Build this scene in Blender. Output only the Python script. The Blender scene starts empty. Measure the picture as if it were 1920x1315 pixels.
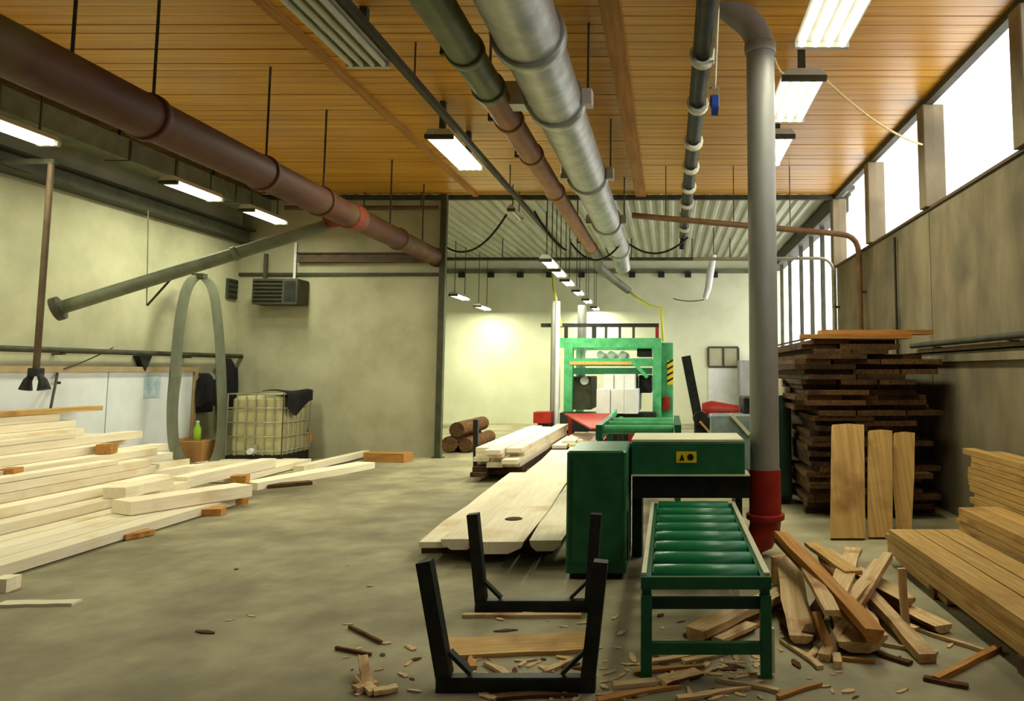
import bpy, bmesh, math, random
from mathutils import Vector, Matrix
R = math.radians
rnd = random.Random(7)
scn = bpy.context.scene
COL = scn.collection

# ------------------------------------------------------------------ camera
EYE, FPX, VX, HY = 1.65, 1400.0, 1255.0, 695.0      # eye height, focal length and vanishing point in a 1920x1315 frame
TH = R(5)
CYP = HY - FPX * math.tan(TH)
cam_d = bpy.data.cameras.new('camera')
cam = bpy.data.objects.new('camera', cam_d); COL.objects.link(cam)
cam.location = (0, 0, EYE); cam.rotation_euler = (R(90) + TH, 0, 0)
cam_d.sensor_fit = 'HORIZONTAL'; cam_d.sensor_width = 36
cam_d.lens = 36 * FPX / 1920
cam_d.shift_x = (960 - VX) / 1920
cam_d.shift_y = (CYP - 657.5) / 1920
cam_d.clip_start = 0.05; cam_d.clip_end = 300
scn.camera = cam

def ray(px, py):
    a = (px - VX) / FPX; b = -(py - CYP) / FPX
    return Vector((a, math.cos(TH) - b * math.sin(TH), math.sin(TH) + b * math.cos(TH)))
E0 = Vector((0, 0, EYE))
def AY(px, py, y): d = ray(px, py); return E0 + d * (y / d.y)
def AX(px, py, x): d = ray(px, py); return E0 + d * (x / d.x)
def AZ(px, py, z=0.0): d = ray(px, py); return E0 + d * ((z - EYE) / d.z)

# ------------------------------------------------------------------ sky, exposure
w = bpy.data.worlds.new('overcast_sky'); scn.world = w; w.use_nodes = True
bg = w.node_tree.nodes['Background']
bg.inputs[0].default_value = (0.95, 0.94, 0.87, 1); bg.inputs[1].default_value = 7.0
scn.view_settings.view_transform = 'Standard'
scn.view_settings.look = 'None'
scn.view_settings.gamma = 1
scn.view_settings.use_curve_mapping = False
scn.view_settings.exposure = -0.35
LAMP = 74.0                               # watts of one four-tube fitting
LAMP_COL = (0.97, 1.0, 0.72)
scn.cycles.max_bounces = 7
scn.cycles.diffuse_bounces = 3
scn.cycles.transparent_max_bounces = 12
scn.cycles.caustics_reflective = False
scn.cycles.caustics_refractive = False
scn.cycles.sample_clamp_indirect = 6

# ------------------------------------------------------------------ materials
def lin(c):
    return tuple((v / 255 / 12.92) if v / 255 <= 0.04045 else ((v / 255 + 0.055) / 1.055) ** 2.4 for v in c)
def rgba(c): return (*lin(c), 1)

def mat(name, c1, c2=None, scale=4.0, stretch=(1, 1, 1), rough=0.7, metal=0.0, bump=0.0, vary=0.0, detail=6,
        c3=None, scale3=1.0, lo3=0.5, hi3=0.68, spec=0.3, emit=None, lo=0.35, hi=0.65):
    m = bpy.data.materials.new(name); m.use_nodes = True
    nt = m.node_tree; b = nt.nodes['Principled BSDF']
    b.inputs['Roughness'].default_value = rough
    b.inputs['Metallic'].default_value = metal
    b.inputs['Specular IOR Level'].default_value = spec
    N = nt.nodes.new; L = nt.links.new
    if emit:
        b.inputs['Emission Color'].default_value = (*emit[0], 1); b.inputs['Emission Strength'].default_value = emit[1]
    tc = N('ShaderNodeTexCoord'); oi = N('ShaderNodeObjectInfo')
    add = N('ShaderNodeVectorMath'); add.operation = 'MULTIPLY_ADD'
    comb = N('ShaderNodeCombineXYZ')
    for i in range(3): L(oi.outputs['Random'], comb.inputs[i])
    L(comb.outputs[0], add.inputs[0]); add.inputs[1].default_value = (37, 91, 53); L(tc.outputs['Object'], add.inputs[2])
    mp = N('ShaderNodeMapping'); mp.inputs['Scale'].default_value = stretch; L(add.outputs[0], mp.inputs[0])
    nz = N('ShaderNodeTexNoise'); nz.inputs['Scale'].default_value = scale; nz.inputs['Detail'].default_value = detail
    nz.inputs['Roughness'].default_value = 0.6
    L(mp.outputs[0], nz.inputs['Vector'])
    rp = N('ShaderNodeValToRGB')
    rp.color_ramp.elements[0].position = lo; rp.color_ramp.elements[1].position = hi
    rp.color_ramp.elements[0].color = rgba(c1); rp.color_ramp.elements[1].color = rgba(c2 or c1)
    L(nz.outputs['Fac'], rp.inputs[0]); col = rp.outputs[0]
    if c3:
        n3 = N('ShaderNodeTexNoise'); n3.inputs['Scale'].default_value = scale3; n3.inputs['Detail'].default_value = 5
        L(add.outputs[0], n3.inputs['Vector'])
        r3 = N('ShaderNodeMapRange'); r3.inputs[1].default_value = lo3; r3.inputs[2].default_value = hi3
        L(n3.outputs['Fac'], r3.inputs[0])
        mx = N('ShaderNodeMixRGB'); L(r3.outputs[0], mx.inputs[0]); L(col, mx.inputs[1]); mx.inputs[2].default_value = rgba(c3)
        col = mx.outputs[0]
    if vary:
        mr = N('ShaderNodeMapRange'); mr.inputs[3].default_value = 1 - vary; mr.inputs[4].default_value = 1 + vary
        L(oi.outputs['Random'], mr.inputs[0])
        hs = N('ShaderNodeHueSaturation'); L(mr.outputs[0], hs.inputs['Value']); L(col, hs.inputs['Color']); col = hs.outputs[0]
    L(col, b.inputs['Base Color'])
    if bump:
        bp = N('ShaderNodeBump'); bp.inputs['Strength'].default_value = bump; bp.inputs['Distance'].default_value = 0.02
        L(nz.outputs['Fac'], bp.inputs['Height']); L(bp.outputs[0], b.inputs['Normal'])
    return m

M = {}
M['floor'] = mat('concrete_floor', (132, 124, 97), (172, 163, 130), 1.6, (1, 1, 1), 0.75, bump=0.15, c3=(98, 89, 66), scale3=0.55, lo3=0.5, hi3=0.72, detail=10)
M['plaster'] = mat('plaster', (166, 164, 134), (186, 184, 152), 1.5, bump=0.05, rough=0.9)
M['plaster2'] = mat('plaster_aged', (158, 154, 126), (180, 176, 148), 1.2, bump=0.08, rough=0.9)
M['farwall'] = mat('far_plaster', (204, 205, 172), (218, 218, 190), 1.0, rough=0.9)
M['concrete'] = mat('wall_concrete', (114, 102, 79), (142, 130, 104), 2.2, (1, 1, 0.35), 0.9, bump=0.2, c3=(100, 92, 74), scale3=0.9)
M['ceil'] = mat('ceiling_board', (184, 128, 32), (210, 156, 50), 2.5, (0.25, 6, 6), 0.36, vary=0.07, bump=0.06, spec=0.5)
M['ceil_back'] = mat('ceiling_back', (58, 36, 14), rough=0.9)
M['batten'] = mat('ceiling_batten', (150, 104, 44), (178, 130, 62), 3, (6, 0.4, 6))
M['galv'] = mat('galvanised', (150, 154, 146), (182, 186, 178), 5, (1, 1, 1), 0.42, 0.55, bump=0.05)
M['postgalv'] = mat('grey_pipe', (134, 132, 126), (154, 152, 146), 4, (1, 1, 0.3), 0.5, 0.2)
M['greenpipe'] = mat('olive_pipe', (94, 102, 72), (120, 128, 94), 4, rough=0.5, metal=0.2)
M['redpipe'] = mat('rust_red_pipe', (136, 94, 62), (164, 120, 84), 5, (1, 0.4, 1), rough=0.6, metal=0.1)
M['oxide'] = mat('oxide_red_duct', (74, 41, 27), (96, 58, 36), 3, (1, 0.3, 1), 0.6, c3=(104, 92, 48), scale3=1.2, lo3=0.52, hi3=0.7)
M['redpaint'] = mat('red_paint', (138, 26, 16), (162, 38, 24), 6, rough=0.5)
M['rustred'] = mat('rust_red_paint', (112, 44, 26), (134, 62, 36), 5, rough=0.6)
M['green'] = mat('machine_green', (26, 84, 52), (38, 100, 64), 5, rough=0.42, bump=0.03)
M['green2'] = mat('roller_green', (30, 116, 72), (44, 134, 86), 5, (0.5, 3, 3), rough=0.32)
M['green3'] = mat('frame_green', (62, 150, 92), (92, 178, 122), 5, rough=0.45)
M['darkgreen'] = mat('dark_green', (20, 46, 34), (30, 58, 44), 4, rough=0.6)
M['cream'] = mat('cream_paint', (206, 204, 168), (220, 216, 186), 5, rough=0.5)
M['black'] = mat('black_steel', (26, 28, 26), (44, 46, 40), 9, rough=0.55, metal=0.2, bump=0.1)
M['blacksoft'] = mat('black_cloth', (18, 18, 20), (30, 30, 32), 12, rough=0.95, bump=0.3)
M['slot'] = mat('rubber_black', (20, 18, 14), (34, 30, 24), 9, rough=0.8)
M['steelbrown'] = mat('brown_steel', (74, 58, 40), (96, 78, 56), 5, rough=0.65)
M['steeldark'] = mat('dark_olive_steel', (52, 52, 38), (72, 70, 52), 5, rough=0.65)
M['olive'] = mat('olive_grey_steel', (92, 96, 74), (112, 116, 92), 5, rough=0.6)
M['white'] = mat('white_paint', (214, 214, 212), (226, 226, 224), 4, rough=0.5)
M['gate'] = mat('gate_white', (206, 212, 214), (220, 224, 226), 2, rough=0.6)
M['gateframe'] = mat('gate_frame_paint', (156, 134, 96), (172, 150, 112), 5)
M['pale'] = mat('fresh_sawn_spruce', (234, 218, 184), (245, 235, 212), 3, (14, 0.7, 14), 0.75, vary=0.1, bump=0.12, c3=(216, 190, 142), scale3=1.6, lo3=0.56, hi3=0.75)
M['pine'] = mat('yellow_pine', (176, 136, 74), (206, 168, 102), 3, (14, 0.7, 14), 0.75, vary=0.12, bump=0.15, c3=(146, 102, 52), scale3=2.0, lo3=0.58, hi3=0.76)
M['pine_up'] = mat('yellow_pine_upright', (176, 136, 74), (206, 168, 102), 3, (10, 0.3, 0.3), 0.75, vary=0.12, bump=0.15, c3=(146, 102, 52), scale3=2.0, lo3=0.58, hi3=0.76)
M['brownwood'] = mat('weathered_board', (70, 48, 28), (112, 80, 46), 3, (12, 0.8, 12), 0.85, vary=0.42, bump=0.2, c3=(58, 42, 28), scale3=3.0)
M['topwood'] = mat('orange_board', (168, 112, 52), (198, 146, 78), 3, (12, 0.8, 12), 0.8, vary=0.1, bump=0.15)
M['bark'] = mat('bark', (74, 46, 24), (124, 82, 44), 7, (4, 1, 4), 0.95, bump=0.6)
M['scrap'] = mat('offcut_wood', (202, 164, 112), (230, 200, 152), 3, (14, 0.7, 14), 0.8, vary=0.14, bump=0.2, c3=(150, 96, 52), scale3=3.0, lo3=0.56, hi3=0.72)
M['knot'] = mat('knot', (60, 36, 16), (88, 52, 22), 20, rough=0.9)
M['ibc'] = mat('tank_plastic', (178, 168, 122), (194, 186, 142), 3, rough=0.5)
M['cage'] = mat('cage_steel', (150, 148, 124), (170, 168, 144), 6, rough=0.45, metal=0.4)
M['yellow'] = mat('yellow_label', (226, 190, 26), (236, 202, 40), 6, rough=0.5)
M['printblack'] = mat('label_black', (22, 20, 14), rough=0.6)
M['blue'] = mat('blue_plastic', (30, 60, 150), (42, 76, 170), 6, rough=0.4)
M['hose'] = mat('hose_grey', (84, 86, 68), (108, 111, 90), 3, (1, 1, 0.4), 0.55, 0.1)
M['rope'] = mat('twine', (206, 180, 122), (222, 200, 150), 20, rough=0.9)
M['tie'] = mat('tie_white', (216, 212, 196), rough=0.6)
M['cable'] = mat('cable_black', (34, 34, 24), rough=0.6)
M['yellowcable'] = mat('yellow_hose', (200, 196, 60), (214, 210, 84), 6, rough=0.5)
M['corr'] = mat('corrugated_sheet', (150, 150, 128), (176, 176, 154), 2, (3, 0.3, 1), 0.45, 0.25)
M['brass'] = mat('brown_pipe', (104, 78, 48), (130, 100, 64), 5, rough=0.5)
M['steelblue'] = mat('grey_blue_paint', (120, 134, 134), (146, 158, 156), 5, rough=0.45)
M['lime'] = mat('lime_plastic', (150, 190, 50), (164, 204, 66), 6)
M['cardboard'] = mat('brown_carton', (146, 104, 58), (166, 122, 74), 4, rough=0.9)
M['tube'] = mat('lamp_tube', (240, 240, 230), emit=((1.0, 0.98, 0.84), 5.0))
M['tube_off'] = mat('lamp_tube_unlit', (196, 198, 184), (208, 210, 196), 4, rough=0.3)
M['reflector'] = mat('lamp_reflector', (176, 176, 160), (196, 196, 182), 4, rough=0.35, metal=0.2)
M['poster'] = mat('blue_notice', (150, 176, 196), (196, 208, 212), 9, rough=0.8)

def glass_mat():
    m = bpy.data.materials.new('window_glass'); m.use_nodes = True
    nt = m.node_tree; nt.nodes.remove(nt.nodes['Principled BSDF'])
    t = nt.nodes.new('ShaderNodeBsdfTransparent'); t.inputs[0].default_value = (0.9, 0.9, 0.92, 1)
    g = nt.nodes.new('ShaderNodeBsdfGlossy'); g.inputs['Roughness'].default_value = 0.1
    mx = nt.nodes.new('ShaderNodeMixShader'); mx.inputs[0].default_value = 0.06
    nt.links.new(t.outputs[0], mx.inputs[1]); nt.links.new(g.outputs[0], mx.inputs[2])
    nt.links.new(mx.outputs[0], nt.nodes['Material Output'].inputs[0])
    return m
M['glass'] = glass_mat()

# ------------------------------------------------------------------ mesh helpers
W = {}                                        # world position of every object's origin
def tag(o, label=None, cat=None, group=None, kind=None):
    if label: o['label'] = label
    if cat: o['category'] = cat
    if group: o['group'] = group
    if kind: o['kind'] = kind
    return o

def thing(name, loc, label, cat, group=None, kind=None):
    o = bpy.data.objects.new(name, None); COL.objects.link(o)
    o.location = loc; o.empty_display_size = 0.1
    W[o.name] = Vector(loc)
    return tag(o, label, cat, group, kind)

class MB:
    def __init__(s): s.v = []; s.f = []; s.sm = []
    def add(s, vs, fs, smooth=False):
        n = len(s.v); s.v += [Vector(v) for v in vs]
        s.f += [tuple(i + n for i in f) for f in fs]; s.sm += [smooth] * len(fs)
        return s
    def box(s, a, b, ch=0.0):
        """axis-aligned box from corner a to corner b, with chamfered upright edges if ch"""
        x0, x1 = sorted((a[0], b[0])); y0, y1 = sorted((a[1], b[1])); z0, z1 = sorted((a[2], b[2]))
        if ch:
            p = [(x0 + ch, y0), (x1 - ch, y0), (x1, y0 + ch), (x1, y1 - ch), (x1 - ch, y1), (x0 + ch, y1), (x0, y1 - ch), (x0, y0 + ch)]
            vs = [(x, y, z0) for x, y in p] + [(x, y, z1 - ch) for x, y in p]
            cx, cy = (x0 + x1) / 2, (y0 + y1) / 2
            q = [(x + (ch if x < cx else -ch), y + (ch if y < cy else -ch)) for x, y in p]
            vs += [(x, y, z1) for x, y in q]
            fs = [tuple(reversed(range(8)))]
            for k in (0, 8):
                fs += [(k + i, k + (i + 1) % 8, k + 8 + (i + 1) % 8, k + 8 + i) for i in range(8)]
            fs.append(tuple(range(16, 24)))
            return s.add(vs, fs)
        vs = [(x, y, z) for z in (z0, z1) for x, y in ((x0, y0), (x1, y0), (x1, y1), (x0, y1))]
        return s.add(vs, [(3, 2, 1, 0), (4, 5, 6, 7), (0, 1, 5, 4), (1, 2, 6, 5), (2, 3, 7, 6), (3, 0, 4, 7)])
    def bar(s, p, q, wd, th, up=(0, 0, 1)):
        """rectangular bar from p to q, wd across, th along up"""
        p, q = Vector(p), Vector(q); d = (q - p).normalized(); u = Vector(up)
        if abs(d.dot(u)) > 0.98: u = Vector((0, 1, 0))
        x = d.cross(u).normalized(); u = x.cross(d)
        vs = [c + x * (i * wd / 2) + u * (j * th / 2) for c in (p, q) for i, j in ((-1, -1), (1, -1), (1, 1), (-1, 1))]
        return s.add(vs, [(0, 1, 2, 3), (7, 6, 5, 4), (0, 4, 5, 1), (1, 5, 6, 2), (2, 6, 7, 3), (3, 7, 4, 0)])
    def tube(s, path, r, n=12, closed=False, caps=True, flat=1.0, smooth=True):
        P = [Vector(p) for p in path]; m = len(P)
        rs = r if isinstance(r, (list, tuple)) else [r] * m
        T = []
        for i in range(m):
            a = P[(i - 1) % m] if (closed or i) else P[0]; b = P[(i + 1) % m] if (closed or i < m - 1) else P[-1]
            t = (b - a)
            if t.length < 1e-9: t = P[-1] - P[0]
            T.append(t.normalized())
        u = Vector((0, 0, 1)) if abs(T[0].z) < 0.9 else Vector((0, 1, 0))
        u = (u - T[0] * u.dot(T[0])).normalized(); vs = []
        for i in range(m):
            u = (u - T[i] * u.dot(T[i])).normalized(); x = T[i].cross(u)
            vs += [P[i] + (u * math.sin(2 * math.pi * k / n) * flat + x * math.cos(2 * math.pi * k / n)) * rs[i] for k in range(n)]
        fs = []
        for i in range(m if closed else m - 1):
            j = (i + 1) % m
            fs += [(i * n + k, i * n + (k + 1) % n, j * n + (k + 1) % n, j * n + k) for k in range(n)]
        s.add(vs, fs, smooth)
        if caps and not closed:
            s.add(vs[:n], [tuple(reversed(range(n)))]); s.add(vs[-n:], [tuple(range(n))])
        return s
    def cyl(s, p, q, r, n=14, smooth=True): return s.tube([p, q], r, n, smooth=smooth)
    def ring(s, p, q, r0, r1, n=20):
        """open collar with outer radius r1 around a pipe of radius r0"""
        p, q = Vector(p), Vector(q); d = (q - p) * 0.12
        return s.tube([p, p, p + d, q - d, q, q], [r0, r1 * 0.97, r1, r1, r1 * 0.97, r0], n, caps=False)
    def prism(s, poly, axis_vec):
        a = Vector(axis_vec); n = len(poly); P = [Vector(p) for p in poly]
        vs = P + [p + a for p in P]
        return s.add(vs, [tuple(range(n)), tuple(range(2 * n - 1, n - 1, -1))] + [(i, n + i, n + (i + 1) % n, (i + 1) % n) for i in range(n)])
    def build(s, name, m, parent=None, label=None, cat=None, group=None, kind=None):
        lo = Vector([min(v[i] for v in s.v) for i in range(3)]); hi = Vector([max(v[i] for v in s.v) for i in range(3)])
        org = (lo + hi) / 2
        if parent is None: org.z = lo.z
        me = bpy.data.meshes.new(name)
        me.from_pydata([v - org for v in s.v], [], s.f); me.update()
        for p, k in zip(me.polygons, s.sm): p.use_smooth = k
        bm = bmesh.new(); bm.from_mesh(me); bmesh.ops.recalc_face_normals(bm, faces=bm.faces); bm.to_mesh(me); bm.free()
        me.materials.append(M[m] if isinstance(m, str) else m)
        o = bpy.data.objects.new(name, me); COL.objects.link(o)
        W[o.name] = org
        if parent is not None:
            o.parent = parent; o.location = org - W[parent.name]
        else: o.location = org
        return tag(o, label, cat, group, kind)

def arc(c, r, a0, a1, n, ex, ey):
    c, ex, ey = Vector(c), Vector(ex), Vector(ey)
    return [c + ex * (r * math.cos(a0 + (a1 - a0) * i / n)) + ey * (r * math.sin(a0 + (a1 - a0) * i / n)) for i in range(n + 1)]

def sag(p, q, drop, n=14):
    p, q = Vector(p), Vector(q)
    return [p.lerp(q, i / n) - Vector((0, 0, drop * 4 * (i / n) * (1 - i / n))) for i in range(n + 1)]

# ---- planks: local Y is the length, centred; a few shared meshes with slightly uneven edges
PM = {}
def plank_mesh(L_, W_, T_, var, m, rough_edge=0.015, slab=False):
    key = (round(L_, 2), round(W_, 2), round(T_, 3), var, m, slab)
    if key in PM: return PM[key]
    r = random.Random(int(L_ * 977 + W_ * 7919 + T_ * 50021 + var * 131)); rough_edge = min(rough_edge, W_ * 0.09)
    ns = 5; vs = []; fs = []
    nr = 6 if slab else 4
    for i in range(ns + 1):
        y = -L_ / 2 + L_ * i / ns
        e0, e1 = (r.uniform(-1, 1) * rough_edge for _ in range(2)); ww = W_ / 2
        if slab:   # slab sawn from the outside of a log: flat face up, rounded bark face down
            vs += [(-ww + e0, y, T_ / 2), (ww + e1, y, T_ / 2), (ww * 0.92 + e1, y, 0), (ww * 0.45, y, -T_ / 2), (-ww * 0.45, y, -T_ / 2), (-ww * 0.92 + e0, y, 0)]
        else:
            vs += [(-ww + e0, y, T_ / 2), (ww + e1, y, T_ / 2), (ww + e1, y, -T_ / 2), (-ww + e0, y, -T_ / 2)]
    for i in range(ns):
        for k in range(nr):
            a = i * nr + k; b = i * nr + (k + 1) % nr
            fs.append((a, b, b + nr, a + nr))
    fs.append(tuple(reversed(range(nr)))); fs.append(tuple(range(ns * nr, ns * nr + nr)))
    me = bpy.data.meshes.new('plank'); me.from_pydata(vs, [], fs); me.update()
    bm = bmesh.new(); bm.from_mesh(me); bmesh.ops.recalc_face_normals(bm, faces=bm.faces); bm.to_mesh(me); bm.free()
    me.materials.append(M[m])
    if slab:
        me.materials.append(M['bark'])
        for p in me.polygons:
            if p.normal.z < -0.2 and abs(p.normal.y) < 0.5: p.material_index = 1
    PM[key] = me
    return me

def plank(name, c, L_, W_, T_, m, label, cat='plank', group=None, yaw=0.0, pitch=0.0, roll=0.0, var=0, slab=False, edge=0.005):
    o = bpy.data.objects.new(name, plank_mesh(L_, W_, T_, var, m, edge, slab)); COL.objects.link(o)
    o.location = c; o.rotation_euler = (pitch, roll, yaw); W[o.name] = Vector(c)
    return tag(o, label, cat, group)

def plank2(name, p, q, W_, T_, m, label, cat='plank', group=None, up=(0, 0, 1), var=0, slab=False, edge=0.012):
    """plank whose centre line runs from p to q, broad face towards up"""
    p, q = Vector(p), Vector(q); d = (q - p); L_ = d.length; d.normalize()
    u = Vector(up); x = d.cross(u).normalized(); u = x.cross(d)
    o = bpy.data.objects.new(name, plank_mesh(L_, W_, T_, var, m, edge, slab)); COL.objects.link(o)
    mt = Matrix((x, d, u)).transposed()
    o.rotation_euler = mt.to_euler(); o.location = (p + q) / 2; W[o.name] = (p + q) / 2
    return tag(o, label, cat, group)

# ------------------------------------------------------------------ the building
ZC, XW, XL, YP, YB, YN = 5.10, 3.27, -8.40, 14.50, 23.5, -4.0     # ceiling, right wall, left wall, partition, far wall, wall behind the camera
SILL = 3.66
POST_Y = [9.30 + 2.62 * k for k in range(-4, 3)]                   # concrete window posts, the last at the partition line

MB().box((XL - 0.3, YN - 0.3, -0.2), (XW + 0.5, YB + 0.3, 0)).build('floor', 'floor', kind='structure')

# near hall ceiling: boards across the hall under a dark backing, with lengthwise battens
ceil = MB().box((XL - 0.2, YN, ZC + 0.03), (XW + 0.07, YP, ZC + 0.2)).build('ceiling', 'ceil_back', kind='structure')
segs = [(XL, -3.80), (-3.80, -0.56), (-0.56, XW + 0.05)]
bw = 0.19
for x0, x1 in segs:
    me = None; y = 3.6
    while y + bw < YP + 0.02:
        if me is None:
            o = MB().box((x0 + 0.004, y, ZC), (x1 - 0.004, y + bw - 0.012, ZC + 0.03)).build('ceiling_board', 'ceil', ceil); me = o.data; z = o.location.copy(); y0 = y
        else:
            o2 = bpy.data.objects.new('ceiling_board', me); COL.objects.link(o2); o2.parent = ceil
            o2.location = z + Vector((0, y - y0, rnd.uniform(-0.004, 0.004)))
        y += bw
for xb, wd in ((-3.80, 0.05), (-0.56, 0.10)):
    MB().box((xb - wd, 2.0, ZC - 0.05), (xb + wd, YP, ZC)).build('batten', 'batten', ceil)

# far hall ceiling: corrugated sheets running away from the camera
ceil2 = MB().box((XL - 0.2, YP, ZC + 0.12), (XW + 0.4, YB + 0.2, ZC + 0.2)).build('ceiling', 'steeldark', kind='structure')
sx = XL
while sx < XW + 0.3:
    x1 = min(sx + 0.96, XW + 0.36); mb = MB(); per = 0.24; prof = []
    x = sx
    while x < x1 - 1e-6:
        for dx, dz in ((0, 0), (0.07, 0), (0.11, 0.06), (0.19, 0.06)):
            if x + dx <= x1: prof.append((x + dx, dz))
        x += per
    prof.append((x1, 0))
    vs = [(px_, yy, ZC + 0.02 + pz) for yy in (YP, YB) for px_, pz in prof]; n = len(prof)
    mb.add(vs, [(i, i + 1, n + i + 1, n + i) for i in range(n - 1)])
    mb.build('corrugated_sheet', 'corr', ceil2); sx = x1

# left wall, with the white gate
wl = MB().box((XL - 0.25, YN, 0), (XL, YB, ZC + 0.1)).build('wall_left', 'plaster', kind='structure')
gate_z = AX(180, 690, XL).z
gy0, gy1 = 5.2, AX(357, 700, XL).y
door = thing('door_1', (XL + 0.03, (gy0 + gy1) / 2, 0), None, None, kind='structure')
for k in range(4):
    a = gy0 + (gy1 - gy0) * k / 4; b = gy0 + (gy1 - gy0) * (k + 1) / 4
    MB().box((XL + 0.002, a + 0.01, 0.02), (XL + 0.05, b - 0.01, gate_z - 0.06)).build('panel', 'gate', door)
MB().box((XL + 0.002, gy0, gate_z - 0.06), (XL + 0.09, gy1 + 0.08, gate_z + 0.02)).build('frame', 'gateframe', door)
MB().box((XL + 0.002, gy1, 0), (XL + 0.09, gy1 + 0.08, gate_z - 0.06)).build('frame', 'gateframe', door)

# partition to the left of the steel column and the wall behind the camera
MB().box((XL, YP, 0), (-4.46, YP + 0.22, ZC - 0.02)).build('wall_partition', 'plaster2', kind='structure')
MB().box((XL, YN - 0.2, 0), (XW + 0.4, YN, ZC + 0.1)).build('wall_front', 'plaster2', kind='structure')
wb = MB().box((XL, YB, 0), (XW + 0.4, YB + 0.25, ZC + 0.12)).build('wall_back', 'farwall', kind='structure')

# right wall: concrete panels below a strip of windows; tall windows in the far hall
wr = thing('wall_right', (XW + 0.1, 5, 0), None, None, kind='structure')
edges = [YN] + POST_Y
for a, b in zip(edges, edges[1:]):
    for z0, z1, off in ((0, 1.86, 0.0), (1.88, SILL, 0.012)):
        MB().box((XW + off, a + 0.012, z0), (XW + 0.2, b - 0.012, z1)).build('concrete_panel', 'concrete', wr)
MB().box((XW + 0.19, YN, 0), (XW + 0.3, YP, SILL - 0.01)).build('core', 'concrete', wr)
MB().box((XW - 0.02, YN, SILL), (XW + 0.3, YP + 0.1, SILL + 0.035)).build('sill', 'steelbrown', wr)
MB().box((XW - 0.03, YN, ZC - 0.09), (XW + 0.072, YP, ZC - 0.002)).build('head_rail', 'steeldark', wr)
for y in POST_Y:
    MB().box((XW - 0.07, y - 0.12, SILL + 0.036), (XW + 0.2, y + 0.12, ZC - 0.091), 0.012).build('post', 'concrete', wr)
MB().box((XW, YP, 0), (XW + 0.3, YB, 0.85)).build('parapet', 'concrete', wr)
FAR_M = [15.15, 16.25, 17.5, 18.9, 20.7, 22.2]
MB().box((XW - 0.06, YP + 0.13, ZC - 0.3), (XW + 0.3, YB, ZC)).build('head_rail', 'steeldark', wr)
for y in FAR_M:
    MB().box((XW + 0.05, y - 0.035, 0.851), (XW + 0.14, y + 0.035, ZC - 0.301)).build('mullion', 'steeldark', wr)
k = 1
for a, b in zip(edges, edges[1:]):
    wd = thing('window_%d' % k, (XW + 0.12, (a + b) / 2, SILL), None, None, kind='structure'); k += 1
    MB().box((XW + 0.06, a + 0.11, SILL + 0.03), (XW + 0.068, b - 0.11, ZC - 0.08)).build('pane', 'glass', wd)
fe = [YP + 0.1] + FAR_M + [YB]
for a, b in zip(fe, fe[1:]):
    wd = thing('window_%d' % k, (XW + 0.12, (a + b) / 2, 0.85), None, None, kind='structure'); k += 1
    MB().box((XW + 0.09, a + 0.02, 0.84), (XW + 0.098, b - 0.02, ZC - 0.28)).build('pane', 'glass', wd)
    MB().box((XW + 0.06, a + 0.04, 2.4), (XW + 0.089, b - 0.04, 2.45)).build('transom', 'steeldark', wd)

def portal(y0, y1, z0, z1):
    d = bpy.data.lights.new('window_portal', 'AREA'); d.shape = 'RECTANGLE'; d.size = z1 - z0; d.size_y = y1 - y0
    d.cycles.is_portal = True
    o = bpy.data.objects.new('window_portal', d); COL.objects.link(o)
    o.location = (XW + 0.22, (y0 + y1) / 2, (z0 + z1) / 2); o.rotation_euler = (0, R(90), 0)   # faces -X
portal(YN, YP, SILL, ZC - 0.1)
portal(YP, YB, 0.85, ZC - 0.3)

# ------------------------------------------------------------------ steel column and beams at the partition line
cx = AY(828, 600, YP - 0.12).x
c = thing('steel_column', (cx, YP - 0.12, 0), 'slim dark steel column where the partition wall ends', 'column')
MB().box((cx - 0.055, YP - 0.19, 0), (cx + 0.055, YP - 0.17, ZC - 0.02)).build('flange', 'steeldark', c)
MB().box((cx - 0.055, YP - 0.07, 0), (cx + 0.055, YP - 0.05, ZC - 0.02)).build('flange', 'steeldark', c)
MB().box((cx - 0.01, YP - 0.17, 0), (cx + 0.01, YP - 0.07, ZC - 0.02)).build('web', 'steeldark', c)
MB().box((cx + 0.056, YP - 0.19, 0.012), (cx + 0.075, YP - 0.15, ZC - 0.03)).build('pale_edge', 'olive', c)  # paler olive strip along the column's right edge
MB().box((cx - 0.1, YP - 0.23, 0), (cx + 0.1, YP - 0.01, 0.012)).build('base_plate', 'steeldark', c)

bz0 = AY(700, 492, YP - 0.1).z; bz1 = AY(700, 474, YP - 0.1).z
b = thing('steel_beam', ((AY(560, 480, YP).x + cx) / 2, YP - 0.1, bz0), 'dark brown steel beam fixed across the top of the partition wall', 'beam')
bx0 = AY(558, 480, YP - 0.1).x
MB().box((bx0, YP - 0.16, bz0), (cx - 0.06, YP - 0.001, bz0 + 0.02)).build('flange', 'steelbrown', b)
MB().box((bx0, YP - 0.16, bz1 - 0.02), (cx - 0.06, YP - 0.001, bz1)).build('flange', 'steelbrown', b)
MB().box((bx0, YP - 0.09, bz0 + 0.02), (cx - 0.06, YP - 0.06, bz1 - 0.02)).build('web', 'steelbrown', b)
z = AY(700, 515, YP).z
MB().box((XL, YP - 0.05, z - 0.03), (cx - 0.06, YP, z + 0.03)).build('trim_1', 'steeldark', kind='structure')
z = AY(680, 390, YP - 0.3).z
p = MB().cyl((AY(535, 390, YP - 0.3).x, YP - 0.3, z), (cx - 0.06, YP - 0.3, z), 0.045)
t = thing('ceiling_pipe', (cx - 1.5, YP - 0.3, z), 'thin brown pipe running crosswise above the steel beam on the partition', 'pipe')
p.build('pipe', 'steelbrown', t)
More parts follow.
